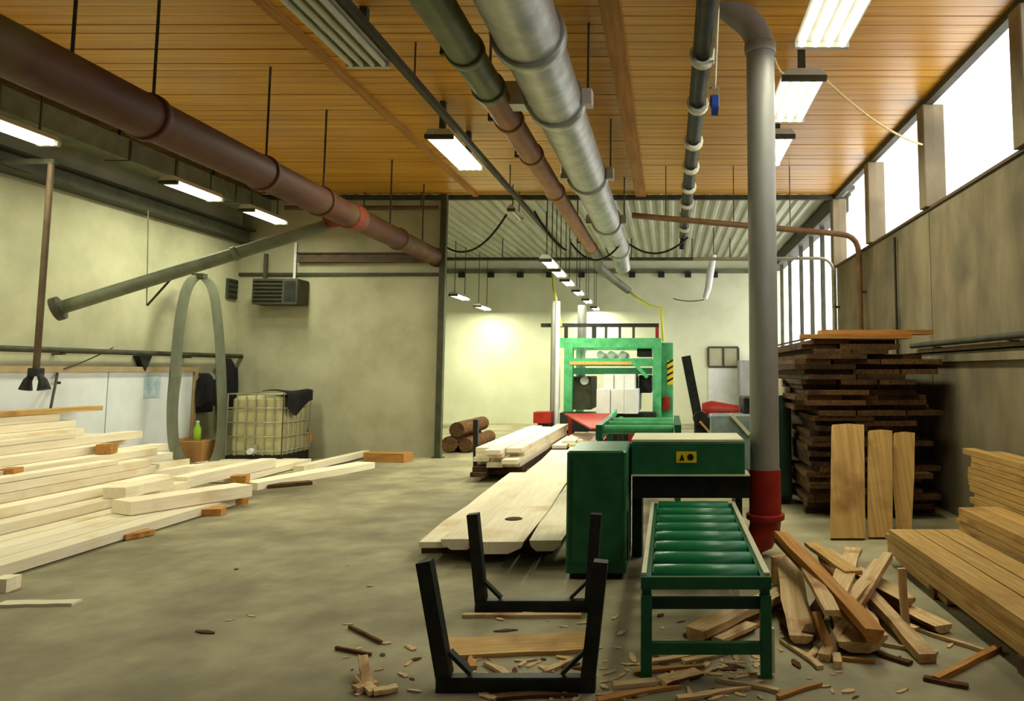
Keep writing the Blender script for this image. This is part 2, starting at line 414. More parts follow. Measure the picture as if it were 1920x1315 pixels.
for dx in (0.4, 1.5, 2.5): MB().cyl((cx - dx, YP - 0.3, z + 0.04), (cx - dx, YP - 0.3, ZC), 0.012, 6).build('hanger', 'steeldark', t)
z = AY(700, 368, YP - 0.06).z
MB().box((XL, YP - 0.06, ZC - 0.10), (XW, YP + 0.02, ZC - 0.006)).build('trim_2', 'steeldark', kind='structure')

# long beam on the left wall and the pipe below it
b0 = AX(0, 290, XL + 0.15); b1 = AX(430, 437, XL + 0.15)
zt = (b0.z + b1.z) / 2
b = thing('wall_beam', (XL + 0.15, 9, zt - 0.15), 'olive steel beam running along the top of the left wall', 'beam')
MB().box((XL, 2, zt + 0.10), (XL + 0.28, YP, zt + 0.13)).build('flange', 'steeldark', b)
MB().box((XL, 2, zt - 0.13), (XL + 0.28, YP, zt - 0.10)).build('flange', 'steeldark', b)
MB().box((XL + 0.1, 2, zt - 0.10), (XL + 0.14, YP, zt + 0.10)).build('web', 'olive', b)
zp = AX(200, 660, XL + 0.12).z
t = thing('wall_pipe', (XL + 0.12, 9, zp), 'dark horizontal pipe along the left wall above the white gate', 'pipe')
MB().cyl((XL + 0.12, 3, zp), (XL + 0.12, YP - 0.02, zp), 0.04).build('pipe', 'steeldark', t)
for y in (7.5, 10.2, 12.9):
    MB().box((XL, y - 0.03, zp - 0.06), (XL + 0.15, y + 0.03, zp - 0.04)).build('bracket', 'steeldark', t)
q = AX(272, 672, XL + 0.1)
MB().prism([(XL + 0.01, q.y - 0.15, zp - 0.04), (XL + 0.01, q.y + 0.15, zp - 0.04), (XL + 0.01, q.y + 0.02, zp - 0.28)], (0.1, 0, 0)).build('corner_plate', 'black', t)

# green-grey trunking under the ceiling on the left
t = thing('ceiling_trunking', (-7.85, 9, 4.7), 'dull green sheet metal trunking high along the left wall', 'trunking')
y = 5.2
for L_ in (1.9, 1.2, 2.1, 1.0, 1.6, 1.2):
    MB().box((-8.05, y, 4.62), (-7.65, min(y + L_ - 0.06, YP - 0.1), 4.92), 0.01).build('section', 'olive', t); y += L_
for yy in (6, 8.2, 10.4, 12.6): MB().box((-7.87, yy, 4.92), (-7.83, yy + 0.04, ZC)).build('hanger', 'steeldark', t)

# ------------------------------------------------------------------ pipes and ducts under the ceiling
def hangers(t, xs, y_list, ztop, m='steeldark', r=0.014):
    for y in y_list:
        for x in xs: MB().cyl((x, y, ztop), (x, y, ZC - 0.001), r, 6).build('hanger', m, t)

# big galvanised duct
dz = 4.30
dp0 = AZ(960, 0, dz); dp1 = AZ(1160, 465, dz); dX = dp0.x * 0.5 + dp1.x * 0.5
r_ = 0.275
t = thing('galvanised_duct', (dX, 9, dz - r_), 'large round galvanised extraction duct hanging from the ceiling', 'duct')
cuts = [2.2, 4.0, 5.7, AZ(1050, 190, dz).y, AZ(1115, 330, dz).y, AZ(1143, 415, dz).y, dp1.y]
for i, (a, b_) in enumerate(zip(cuts, cuts[1:])):
    rr = r_ - 0.008 * i
    MB().tube([(dX, a, dz), (dX, b_, dz)], [rr, rr - 0.004], 32).build('duct_section', 'galv', t)
    MB().ring((dX, b_ - 0.06, dz), (dX, b_ + 0.06, dz), rr - 0.01, rr + 0.035, 32).build('collar', 'galv', t)
for yc in cuts[3:6]:
    for sgn in (-1, 1):
        MB().box((dX + sgn * 0.25, yc - 0.10, dz - 0.06), (dX + sgn * 0.36, yc + 0.05, dz + 0.10), 0.01).build('clamp', 'white' if yc == cuts[3] else 'galv', t)
        MB().cyl((dX + sgn * 0.31, yc, dz + 0.10), (dX + sgn * 0.31, yc, ZC - 0.001), 0.012, 6).build('hanger', 'steeldark', t)
MB().box((dX - 0.50, cuts[3] - 0.28, dz - 0.13), (dX - 0.265, cuts[3] - 0.08, dz + 0.10), 0.01).build('junction_box', 'white', t)
MB().tube([(dX, dp1.y, dz), (dX + 0.02, dp1.y + 0.5, dz - 0.08), (dX + 0.06, dp1.y + 0.8, dz - 0.35)], [0.2, 0.19, 0.17], 24).build('outlet', 'galv', t)

# olive and rust red pipe beside it
gz = 4.22
g0 = AZ(815, 30, gz); g1 = AZ(1000, 280, gz); gX = (g0.x + g1.x) / 2
gm = AZ(920, 165, gz).y; ge = AZ(1092, 465, gz).y
t = thing('suction_pipe', (gX, 9, gz - 0.15), 'suction pipe with olive near end and rust red far end under the ceiling', 'pipe')
y = 2.5
cutg = [2.5, 4.4, AZ(865, 95, gz).y, gm, AZ(965, 225, gz).y, AZ(1005, 290, gz).y, AZ(1045, 360, gz).y, ge]
for i, (a, b_) in enumerate(zip(cutg, cutg[1:])):
    m = 'greenpipe' if i < 3 else 'redpipe'; rr = 0.145 - 0.004 * i
    MB().cyl((gX, a, gz), (gX, b_ - 0.01, gz), rr, 24).build('pipe_section', m, t)
    MB().ring((gX, b_ - 0.05, gz), (gX, b_ + 0.04, gz), rr - 0.01, rr + 0.02, 24).build('joint', m, t)
hangers(t, (gX - 0.19, ), [4.4, cutg[2], gm + 0.8, cutg[5], ge - 0.8], gz - 0.02)
for yy in [4.4, cutg[2], gm + 0.8, cutg[5], ge - 0.8]:
    MB().bar((gX - 0.2, yy, gz - 0.02), (gX - 0.05, yy, gz - 0.02), 0.04, 0.03).build('hanger_arm', 'steeldark', t)
e = Vector((gX, ge + 0.02, gz))
MB().tube([e, e + Vector((0.06, 0.8, -0.06)), AY(1122, 500, 17.3), AY(1150, 524, 18.0), AY(1178, 545, 18.6)], [0.13, 0.12, 0.11, 0.10, 0.09], 20).build('flexible_end', 'hose', t)

# oxide red duct on the left with the sloping branch pipe
oX = -4.55; oz = AX(400, 280, oX).z
t = thing('red_duct', (oX, 9, oz - 0.2), 'dark oxide red round duct hanging under the left ceiling', 'duct')
oc = [2.5, 4.6, 6.35, 8.2, 9.6, 10.7, 12.4, YP - 0.02]
for i, (a, b_) in enumerate(zip(oc, oc[1:])):
    rr = 0.20 - 0.006 * i
    MB().cyl((oX, a, oz), (oX, b_ - 0.01, oz), rr, 24).build('duct_section', 'oxide', t)
    MB().ring((oX, b_ - 0.05, oz), (oX, b_ + 0.02, oz), rr - 0.01, rr + 0.022, 24).build('joint', 'oxide', t)
hangers(t, (oX,), [5.5, 6.4, 8.25, 9.65, 12.0, 13.6], oz + 0.19)
MB().cyl((oX - 0.05, 10.55, oz), (oX - 0.36, 10.5, oz - 0.06), 0.13, 20).build('branch_socket', 'rustred', t)
MB().ring((oX, 10.4, oz), (oX, 10.68, oz), 0.15, 0.20, 24).build('red_collar', 'rustred', t)
B0 = AY(628, 418, 10.5); B1 = AY(112, 578, 9.4)
bp = thing('branch_pipe', (B1.x, B1.y, B1.z - 0.15), 'long grey pipe sloping down to the left from the red duct', 'pipe')
d = (B1 - B0).normalized()
MB().cyl(B0 + d * 0.12, B1, 0.085, 18).build('pipe', 'olive', bp)
MB().cyl(B1 - d * 0.02, B1 + d * 0.06, 0.15, 18).build('flange', 'steeldark', bp)
MB().ring(B0 + d * 1.3, B0 + d * 1.36, 0.08, 0.10, 18).build('joint', 'olive', bp)
q = AY(330, 513, B0.lerp(B1, 0.6).y)
MB().cyl(q, AY(276, 573, q.y), 0.014, 6).build('lever', 'steeldark', bp)
MB().cyl(AY(278, 395, q.y), AY(275, 573, q.y), 0.008, 6).build('pull_cord', 'cage', bp)

# hanging rail with the cable bundle (dark, with white ties)
rz = 4.42; rX = AZ(1306, 210, rz).x
t = thing('cable_tray', (rX, 9, rz - 0.06), 'dark hanging cable tray with a row of white ties', 'cable tray')
ry1 = AZ(1290, 445, rz).y
MB().tube([(rX, 2.2, rz), (rX, ry1, rz)], 0.075, 12, flat=0.7).build('cable_bundle', 'black', t)
MB().box((rX + 0.06, 2.2, rz - 0.03), (rX + 0.085, ry1, rz + 0.05)).build('side_rail', 'cage', t)
MB().box((rX - 0.085, 2.2, rz - 0.03), (rX - 0.06, ry1, rz + 0.05)).build('side_rail', 'steeldark', t)
for py in (105, 195, 265, 312, 350, 380, 405, 425):
    y = AZ(1310, py, rz).y
    MB().ring((rX, y - 0.04, rz), (rX, y + 0.04, rz), 0.07, 0.118, 14).build('tie', 'tie', t)
    MB().cyl((rX, y + 0.04, rz + 0.05), (rX, y + 0.04, ZC - 0.001), 0.008, 6).build('hanger', 'steeldark', t)
MB().cyl((rX, ry1 - 0.05, rz), (rX - 0.03, ry1 + 0.02, rz - 0.25), 0.06, 12).build('cable_end', 'black', t)
q = AZ(1340, 190, 4.2)
t = thing('blue_pulley', (q.x, q.y, 4.05), 'small blue pulley hanging beside the dark cable tray', 'pulley')
MB().cyl((q.x - 0.03, q.y, 4.16), (q.x + 0.03, q.y, 4.16), 0.10, 18).build('wheel', 'blue', t)
MB().box((q.x - 0.045, q.y - 0.02, 4.14), (q.x - 0.032, q.y + 0.02, 4.34)).build('cheek', 'cage', t)
MB().box((q.x + 0.032, q.y - 0.02, 4.14), (q.x + 0.045, q.y + 0.02, 4.34)).build('cheek', 'cage', t)
MB().tube(sag((q.x, q.y, 4.33), (rX + 0.08, q.y - 1.4, rz + 0.02), 0.02), 0.012, 6).build('cord', 'tie', t)
MB().bar((q.x, q.y, 4.34), (rX + 0.08, q.y, rz + 0.03), 0.03, 0.02).build('bracket', 'cage', t)

# brown pipe crossing to the right wall and down it, and a thinner one behind
def wall_drop(name, label, pts, r, m):
    path = [pts[0]]
    for a, b_, c_ in zip(pts, pts[1:], pts[2:]):
        a, b_, c_ = Vector(a), Vector(b_), Vector(c_)
        i = b_ + (a - b_).normalized() * 0.3; o = b_ + (c_ - b_).normalized() * 0.3
        path += [i.lerp(b_, k / 5).lerp(b_.lerp(o, k / 5), k / 5) for k in range(6)]
    path.append(pts[-1])
    t = thing(name, (pts[-1][0], pts[-1][1], pts[-1][2]), label, 'pipe')
    MB().tube(path, r, 12).build('pipe', m, t)
    p, q = Vector(pts[-2]), Vector(pts[-1])
    for k in (0.35, 0.8):
        c_ = p.lerp(q, k); MB().box((c_.x - 0.02, c_.y - 0.03, c_.z - 0.02), (XW, c_.y + 0.03, c_.z + 0.02)).build('bracket', 'steeldark', t)
    return t
yy = AX(1612, 560, XW - 0.1).y
pa = AY(1185, 404, yy); pb = AY(1605, 442, yy); pb.x = XW - 0.1
t = wall_drop('brown_pipe', 'brown pipe crossing under the ceiling and dropping down the concrete wall', [pa, pb, (XW - 0.1, yy, 1.2)], 0.05, 'brass')
for k in (0.15, 0.45, 0.7):
    q = pa.lerp(pb, k); MB().cyl(q, (q.x, q.y, ZC - 0.001), 0.008, 6).build('hanger', 'steeldark', t)
yy = AX(1563, 520, XW - 0.1).y
pa = AY(1300, 486, yy); pb = AY(1560, 484, yy); pb.x = XW - 0.1
wall_drop('thin_pipe', 'thin pale pipe crossing below the brown pipe and turning down by the far windows', [pa, pb, (XW - 0.1, yy, 1.1)], 0.032, 'cage')

# vertical extraction pipe with red foot
vy = 6.85
vp = AY(1434, 880, vy); vx = vp.x; zr0 = vp.z; zr1 = AY(1440, 968, vy).z
ztop = AY(1415, 92, vy).z
t = thing('extraction_pipe', (vx, vy, 0), 'thick grey vertical extraction pipe with a red foot beside the green machine', 'pipe')
MB().tube([(vx, vy, zr0), (vx, vy, 1.9), (vx, vy, 3.2), (vx, vy, ztop)], 0.132, 28).build('pipe', 'postgalv', t)
MB().ring((vx, vy, ztop - 0.05), (vx, vy, ztop + 0.05), 0.125, 0.15, 28).build('joint', 'postgalv', t)
d1 = Vector((-0.78, 0.0, 0.62)).normalized()
pth = [Vector((vx, vy, ztop + 0.02)), Vector((vx - 0.015, vy, ztop + 0.10)), Vector((vx - 0.06, vy, ztop + 0.20)), Vector((vx - 0.13, vy, ztop + 0.28))]
pth += [pth[-1] + d1 * 0.12, pth[-1] + d1 * 0.6]
MB().tube(pth, 0.134, 28).build('elbow', 'postgalv', t)
MB().tube([(vx, vy, zr1), (vx, vy, zr0)], [0.145, 0.142], 28).build('red_sleeve', 'redpaint', t)
MB().ring((vx, vy, zr1 - 0.025), (vx, vy, zr1 + 0.025), 0.12, 0.172, 28).build('red_flange', 'redpaint', t)
MB().tube([(vx, vy, zr1 - 0.02), (vx - 0.005, vy, zr1 - 0.10), (vx - 0.05, vy - 0.01, zr1 - 0.20), (vx - 0.12, vy - 0.02, 0.10), (vx - 0.16, vy - 0.03, 0.0)], [0.142, 0.14, 0.13, 0.11, 0.1], 24).build('red_elbow', 'redpaint', t)

# ------------------------------------------------------------------ lamps
def tube_light(c, L_, wd, n, lit, label, group, power=None, dark_stem=True, refl='reflector'):
    c = Vector(c)
    t = thing('tube_light', c, label, 'lamp', group)
    MB().prism([(c.x - wd / 2, c.y - L_ / 2, c.z), (c.x + wd / 2, c.y - L_ / 2, c.z), (c.x + wd / 2 - 0.05, c.y - L_ / 2, c.z + 0.07), (c.x - wd / 2 + 0.05, c.y - L_ / 2, c.z + 0.07)], (0, L_, 0)).build('reflector', refl, t)
    for i in range(n):
        x = c.x - wd / 2 + wd * (i + 0.5) / n
        MB().cyl((x, c.y - L_ / 2 + 0.05, c.z - 0.03), (x, c.y + L_ / 2 - 0.05, c.z - 0.03), min(0.028, wd / n * 0.42), 10).build('tube', 'tube' if lit else 'tube_off', t)
    for s in (-1, 1):
        MB().box((c.x - wd / 2, c.y + s * (L_ / 2 - 0.05), c.z - 0.055), (c.x + wd / 2, c.y + s * L_ / 2, c.z - 0.001)).build('end_cap', 'reflector' if s > 0 else 'steeldark', t)
    if dark_stem:
        sr = 0.035 if wd > 0.3 else 0.008
        for sgn in (-1, 1):
            yq = c.y + sgn * (L_ / 2 - 0.16)
            MB().box((c.x - sr, yq - sr, c.z + 0.07), (c.x + sr, yq + sr, ZC - 0.002 + (0.03 if c.y > YP else 0))).build('stem', 'steeldark', t)
    if lit:
        d = bpy.data.lights.new('lamp_light', 'AREA'); d.shape = 'RECTANGLE'; d.size = wd; d.size_y = L_ - 0.1
        d.energy = LAMP if power is None else power; d.color = LAMP_COL
        o = bpy.data.objects.new('lamp_light', d); COL.objects.link(o); o.parent = t; o.location = (0, 0, -0.065)
    return t

# centre-left row on its trunk rail
lz = 4.62
q = AZ(855, 285, lz); tX = q.x
t = thing('lamp_rail', (tX + 0.16, 9, lz + 0.08), 'thin dark lamp rail left of the rust red suction pipe', 'rail')
MB().box((tX + 0.20, 2, lz + 0.02), (tX + 0.27, 18.2, lz + 0.09)).build('rail', 'steeldark', t)
MB().box((tX + 0.215, 2, lz + 0.0905), (tX + 0.255, 18.2, lz + 0.11)).build('cover', 'olive', t)
for y in (4.5, 7.6, 12.3, 16): MB().cyl((tX + 0.235, y, lz + 0.11), (tX + 0.235, y, ZC - 0.001), 0.01, 6).build('hanger', 'steeldark', t)
tube_light((tX, q.y, lz), 1.55, 0.36, 4, True, 'lit four-tube lamp in the middle of the ceiling, left of the ducts', 'fluorescent ceiling lamps')
tube_light((tX, q.y - 3.9, lz), 1.9, 0.42, 4, False, 'unlit four-tube lamp at the top edge left of the olive pipe', 'fluorescent ceiling lamps')
q2 = AZ(950, 400, lz)
tube_light((tX, q2.y, lz), 0.9, 0.14, 1, False, 'short unlit white lamp at the far end of the lamp rail', 'fluorescent ceiling lamps')
# right row
lz2 = 4.66
qr = AZ(1488, 185, lz2)
tube_light((qr.x, qr.y, lz2), 1.35, 0.46, 4, True, 'lit lamp right of the grey extraction pipe, second from the top edge', 'fluorescent ceiling lamps')
tube_light((qr.x + 0.02, qr.y - 2.3, lz2), 1.8, 0.5, 4, True, 'large lit lamp cut off by the top edge at the upper right', 'fluorescent ceiling lamps', LAMP * 0.6)
qr2 = AZ(1462, 272, lz2)
tube_light((qr.x + 0.02, qr2.y + 0.2, lz2), 1.35, 0.42, 4, True, 'lit lamp half hidden behind the grey extraction pipe', 'fluorescent ceiling lamps')
# left row
lz3 = 4.35
for (px_, py_, lab) in ((40, 247, 'lit lamp at the left edge of the picture above the wall beam'), (362, 356, 'lit lamp in the middle of the left wall row'), (496, 404, 'lit lamp at the far end of the left wall row, by the heater')):
    q = AZ(px_, py_, lz3)
    tube_light((q.x, q.y - (0.35 if px_ < 100 else 0), lz3), 1.5 if px_ < 100 else 1.15, 0.26, 2, True, lab, 'fluorescent ceiling lamps', LAMP * 0.95)
tube_light((-7.0, 5.2, lz3), 1.5, 0.26, 2, True, 'lit lamp of the left wall row outside the left edge of the picture', 'fluorescent ceiling lamps', LAMP * 0.95)
# far hall rows
for i, (px_, py_) in enumerate(((1030, 492), (1047, 510), (1064, 528), (1084, 547), (1101, 563), (1116, 577))):
    q = AZ(px_, py_, 3.58)
    tube_light(q, 0.9, 0.22, 2, True, ('lit lamp of the row above the green saw, %s from the near end' % ('first', 'second', 'third', 'fourth', 'fifth', 'last')[i]), 'far hall lamps', LAMP * 1.3)
for i, (px_, py_) in enumerate(((862, 556), (905, 576))):
    q = AY(px_, py_, (20.3, 22.3)[i])
    tube_light(q, 1.3, 0.24, 2, True, ('lit far lamp just right of the steel column', 'lit far lamp above the far wall, second right of the column')[i], 'far hall lamps', LAMP * 1.6)

# ------------------------------------------------------------------ green roller conveyor
cy0, cy1 = 4.19, 6.42
cx0 = AZ(1212, 1268).x; cx1 = AZ(1434, 1262).x
cz = AY(1300, 1080, cy0).z
t = thing('roller_conveyor', ((cx0 + cx1) / 2, (cy0 + cy1) / 2, 0), 'green roller conveyor table standing in front of the green machine', 'conveyor')
for x, nm, m in ((cx0, 'side_rail', 'green'), (cx1, 'side_rail', 'green')):
    MB().box((x - 0.025, cy0, cz - 0.10), (x + 0.025, cy1, cz)).build(nm, m, t)
MB().box((cx1 - 0.005, cy0 + 0.01, cz + 0.0005), (cx1 + 0.028, cy1, cz + 0.014)).build('guide_strip', 'cream', t, label='cream guide strip')
MB().box((cx0 - 0.028, cy0 + 0.01, cz + 0.0005), (cx0 - 0.002, cy1, cz + 0.014)).build('guide_strip', 'cream', t, label='cream guide strip')
MB().box((cx0 - 0.03, cy0 - 0.03, cz - 0.065), (cx1 + 0.03, cy0, cz)).build('front_bar', 'green', t)
MB().box((cx0 + 0.026, cy0 + 0.01, cz - 0.18), (cx1 - 0.026, cy0 + 0.04, cz - 0.12)).build('cross_bar', 'darkgreen', t)
n = 8; rr = 0.066
for i in range(n):
    y = cy0 + 0.12 + (cy1 - cy0 - 0.2) * i / (n - 1)
    r0 = MB().tube([(cx0 + 0.03, y, cz - 0.035), (cx0 + 0.04, y, cz - 0.035), (cx1 - 0.04, y, cz - 0.035), (cx1 - 0.03, y, cz - 0.035)], [rr * 0.8, rr, rr, rr * 0.8], 20).build('roller', 'green2', t)
for x in (cx0, cx1):
    for y in (cy0 + 0.005, cy1 - 0.25):
        MB().box((x - 0.03, y - 0.03, 0.0), (x + 0.03, y + 0.03, cz - 0.10), 0.004).build('leg', 'green', t)
MB().box((cx1 + 0.031, cy0 + 0.0, 0.02), (cx1 + 0.048, cy0 + 0.03, cz - 0.28)).build('leg_strip', 'cream', t)
zs = AY(1320, 1215, cy0).z
MB().box((cx0 + 0.03, cy0 - 0.02, zs - 0.03), (cx1 - 0.03, cy0 + 0.02, zs + 0.03)).build('stretcher', 'green', t)
MB().box((cx0 + 0.03, cy1 - 0.27, 0.13), (cx1 - 0.03, cy1 - 0.23, 0.19)).build('stretcher', 'green', t)

# ------------------------------------------------------------------ green machine behind the conveyor
mA = AZ(1060, 1088); my = mA.y
mz = AY(1100, 846, my).z; mx0 = mA.x; mx1 = AY(1174, 900, my).x
t = thing('sawing_machine', ((mx0 + 0.6) / 2, my + 0.8, 0), 'dark green sawing machine with a hood and yellow warning plate', 'machine')
MB().box((mx0, my, 0.05), (mx1, my + 0.85, mz), 0.015).build('cabinet', 'green', t)
MB().box((mx0 + 0.03, my + 0.03, 0.0), (mx1 - 0.03, my + 0.82, 0.05)).build('plinth', 'slot', t)
MB().box((mx0 + 0.05, my - 0.012, 0.14), (mx1 - 0.04, my - 0.0005, mz - 0.05)).build('door', 'green', t)
MB().box((mx1 + 0.0005, my + 0.12, 0.12), (mx1 + 0.012, my + 0.26, mz - 0.5)).build('side_cover', 'darkgreen', t)
hy = 6.5
hx1 = AY(1397, 850, hy).x; hz1 = AY(1300, 829, hy).z; hz0 = AY(1300, 890, hy).z; hzb = AY(1300, 935, hy).z
MB().box((mx1 + 0.013, hy, hz0), (hx1, hy + 0.7, hz1), 0.012).build('hood', 'green', t)
MB().box((mx1 + 0.02, hy - 0.03, hz0 - 0.012), (hx1 + 0.04, hy + 0.3, hz0 - 0.0005)).build('hood_edge', 'cream', t, label='cream lower edge of the hood')
MB().box((mx1 + 0.03, hy + 0.02, hzb), (hx1 + 0.035, hy + 0.28, hz0 - 0.0125)).build('rubber_curtain', 'slot', t, label='black rubber curtain in the outlet')
MB().box((mx1 + 0.013, hy + 0.29, 0.0), (mx1 + 0.10, hy + 0.68, hz0 - 0.013)).build('stand', 'darkgreen', t)
MB().box((hx1 - 0.06, hy + 0.29, 0.0), (hx1, hy + 0.68, hz0 - 0.013)).build('stand', 'darkgreen', t)
MB().box((mx1 + 0.02, hy + 0.005, hz1 + 0.0005), (hx1 - 0.01, hy + 0.69, hz1 + 0.02)).build('bright_top', 'cream', t, label='hood top coloured pale for reflected light')  # cream colour imitates light reflected off the top of the hood
la = AY(1268, 868, hy - 0.006); lb = AY(1306, 847, hy - 0.006)
pl = MB().box((la.x, hy - 0.006, la.z), (lb.x, hy - 0.0005, lb.z)).build('warning_plate', 'yellow', t, label='yellow warning plate with two black marks')
lw = lb.x - la.x; lh = lb.z - la.z
MB().prism([(la.x + lw * .14, hy - 0.0065, la.z + lh * .2), (la.x + lw * .42, hy - 0.0065, la.z + lh * .2), (la.x + lw * .28, hy - 0.0065, la.z + lh * .8)], (0, -0.002, 0)).build('warning_triangle', 'printblack', pl)
MB().tube([(la.x + lw * .70, hy - 0.0065, la.z + lh * .5), (la.x + lw * .70, hy - 0.0085, la.z + lh * .5)], lh * .3, 14, smooth=False).build('warning_disc', 'printblack', pl)
# outfeed table and bits on the far side of the machine
for i, (x, yy) in enumerate(((-0.62, 8.35), (-0.62, 9.0), (-0.62, 9.65))):
    MB().cyl((-0.72, yy, 1.0), (0.05, yy, 1.0), 0.05, 14).build('infeed_roller', 'green3', t)
MB().box((-0.80, 8.2, 0.90), (-0.73, 9.9, 1.06)).build('infeed_rail', 'green', t)
MB().box((0.06, 8.2, 0.90), (0.13, 9.9, 1.06)).build('infeed_rail', 'green', t)
for x in (-0.765, 0.095):
    for yy in (8.4, 9.7): MB().box((x - 0.03, yy, 0), (x + 0.03, yy + 0.06, 0.90)).build('infeed_leg', 'green', t)

# ------------------------------------------------------------------ black U-shaped bunk frames
def bunk(pl_, pr_, ztop, lean, label, far=False):
    y = (pl_.y + pr_.y) / 2; x0, x1 = pl_.x, pr_.x
    t = thing('log_bunk', ((x0 + x1) / 2, y, 0), label, 'steel frame', 'black steel log bunks')
    s = 0.075
    MB().box((x0, y - s / 2, 0.0), (x1, y + s / 2, s), 0.006).build('base_bar', 'black', t)
    MB().bar((x0 + s / 2, y, s), (x0 + s / 2 - lean, y, ztop), s, s, up=(0, 1, 0)).build('upright', 'black', t)
    if far: return t
    MB().bar((x1 - s / 2, y, s), (x1 - s / 2 + lean * 0.5, y, ztop), s, s, up=(0, 1, 0)).build('upright', 'black', t)
    MB().bar((x0 + s * 0.8, y, s + 0.12), (x0 + s + 0.10, y, s + 0.01), 0.02, 0.05, up=(0, 1, 0)).build('gusset', 'black', t)
    MB().bar((x1 - s * 0.8, y, s + 0.12), (x1 - s - 0.10, y, s + 0.01), 0.02, 0.05, up=(0, 1, 0)).build('gusset', 'black', t)
    return t
U1 = AZ(816, 1300), AZ(1118, 1290)
bunk(U1[0], U1[1], AY(800, 1055, U1[0].y).z, 0.12, 'black steel U-shaped log bunk nearest the camera')
U2 = AZ(890, 1148), AZ(1118, 1143)
bunk(U2[0], U2[1], AY(885, 965, U2[0].y).z, 0.07, 'black steel U-shaped log bunk right behind the nearest one')
U3 = AZ(888, 893); 
bunk(U3, Vector((U3.x + 1.25, U3.y, 0)), AY(893, 787, U3.y).z, 0.02, 'black steel stake with a foot bar at the far pile of sawn boards', True)

# boards lying by the bunks
p, q = AZ(822, 1222), AZ(1100, 1208)
plank2('plank', p + Vector((0, 0, .012)), q + Vector((0, 0, .012)), 0.30, 0.024, 'pine', 'yellow board flat on the floor between the two nearest log bunks', edge=0.01)
p, q = AZ(868, 1158), AZ(1090, 1158)
plank2('lath', p + Vector((0, 0, .012)), q + Vector((0, 0, .012)), 0.05, 0.022, 'scrap', 'thin lath on the floor in front of the second log bunk', 'lath')

# ------------------------------------------------------------------ long slabs in the middle, on bearers
for i, y in enumerate((7.0, 9.4, 11.8)):
    plank2('bearer', (-2.25 - 0.02 * i, y, 0.06), (-0.95 - (0.0 if y < 6 else 0.1), y, 0.06), 0.14, 0.118, 'brownwood',
           'dark squared bearer under the long pale slabs, %s from the camera' % ('nearest', 'second', 'third')[i], 'timber')
slabs = [(-2.06, 6.62, 10.9, 0.26, 0.05, 0.145, 'narrow pale slab at the left edge of the long slabs'),
         (-1.80, 6.55, 13.6, 0.30, 0.09, 0.165, 'pale slab second from the left among the long slabs'),
         (-1.45, 6.40, 14.0, 0.44, 0.10, 0.17, 'widest pale slab with a dark knot near its end'),
         (-1.06, 6.50, 13.0, 0.32, 0.09, 0.165, 'pale slab next to the green cabinet with a dark end')]
for x, y0, y1, wd, th, z, lab in slabs:
    o = plank2('slab', (x, y0, z), (x - 0.022 * (y1 - y0), y1, z + 0.02), wd, th, 'pale', lab, 'slab', 'long pale slabs beside the machine', slab=th > 0.06, edge=0.03)
    if 'knot' in lab:
        me = MB().tube([(x - 0.05, 7.35, z + 0.045), (x - 0.05, 7.35, z + 0.060)], [0.095, 0.08], 9).build('knot', 'knot', None)
        me.parent = o; me.matrix_parent_inverse = Matrix.LocRotScale(o.location, o.rotation_euler, None).inverted()
# second run of boards farther on, towards the frame saw
for i, (x, y0, y1, wd, z, pl_) in enumerate(((-1.50, 14.2, 16.4, 0.26, 0.03, 'right'), (-1.78, 14.3, 16.5, 0.26, 0.03, 'middle'), (-2.06, 14.1, 16.3, 0.26, 0.03, 'left'),
                                       (-1.64, 14.5, 16.5, 0.26, 0.0905, 'upper right'), (-1.92, 14.4, 16.4, 0.26, 0.0905, 'upper left'))):
    plank('plank', (x, (y0 + y1) / 2, z + 0.2), y1 - y0, wd, 0.058, 'pale', 'pale board before the frame saw, %s one beyond the long slabs' % pl_, 'plank', 'boards before the frame saw', var=i)
for y in (14.6, 15.5):
    plank('bearer', (-1.78, y, 0.10), 0.85, 0.12, 0.196, 'brownwood', 'bearer under the boards before the frame saw', 'timber', 'bearers before the frame saw', yaw=R(90))
# far pile held by the third bunk
px0 = U3.x + 0.14
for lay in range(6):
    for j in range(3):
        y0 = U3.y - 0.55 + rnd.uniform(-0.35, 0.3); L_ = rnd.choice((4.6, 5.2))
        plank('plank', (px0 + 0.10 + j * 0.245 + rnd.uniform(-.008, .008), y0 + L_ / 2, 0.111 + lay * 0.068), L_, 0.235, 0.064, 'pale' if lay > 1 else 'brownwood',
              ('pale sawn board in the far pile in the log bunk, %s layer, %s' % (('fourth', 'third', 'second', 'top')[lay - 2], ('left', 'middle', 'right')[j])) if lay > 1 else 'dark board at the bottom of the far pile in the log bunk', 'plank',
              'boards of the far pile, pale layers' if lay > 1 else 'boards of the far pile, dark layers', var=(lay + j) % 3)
# bark-covered logs beyond the column
for i, (px_, py_, rr) in enumerate(((843, 838, 0.17), (873, 838, 0.15), (857, 800, 0.16))):
    q = AY(px_, py_, 15.2); q.z = (rr if i < 2 else 0.455)
    n = 10
    ring_ = []
    t = thing('log', (q.x, 16.2, 0 if i < 2 else q.z - rr), ('thick bark-covered log on the floor just behind the steel column', 'thinner bark-covered log right of the thick one behind the column', 'bark-covered log lying on top of two others behind the column')[i], 'log', 'logs behind the column')
    MB().tube([(q.x + rnd.uniform(-.02, .02), 15.2 + 0.4 * k, q.z) for k in range(6)], [rr * rnd.uniform(.94, 1) for k in range(6)], 14, caps=False).build('bark', 'bark', t)
    MB().tube([(q.x, 15.19, q.z), (q.x, 15.25, q.z)], rr * 0.92, 14, smooth=False).build('cut_end', 'brownwood', t)
    MB().tube([(q.x, 17.15, q.z), (q.x, 17.21, q.z)], rr * 0.92, 14, smooth=False).build('cut_end', 'brownwood', t)

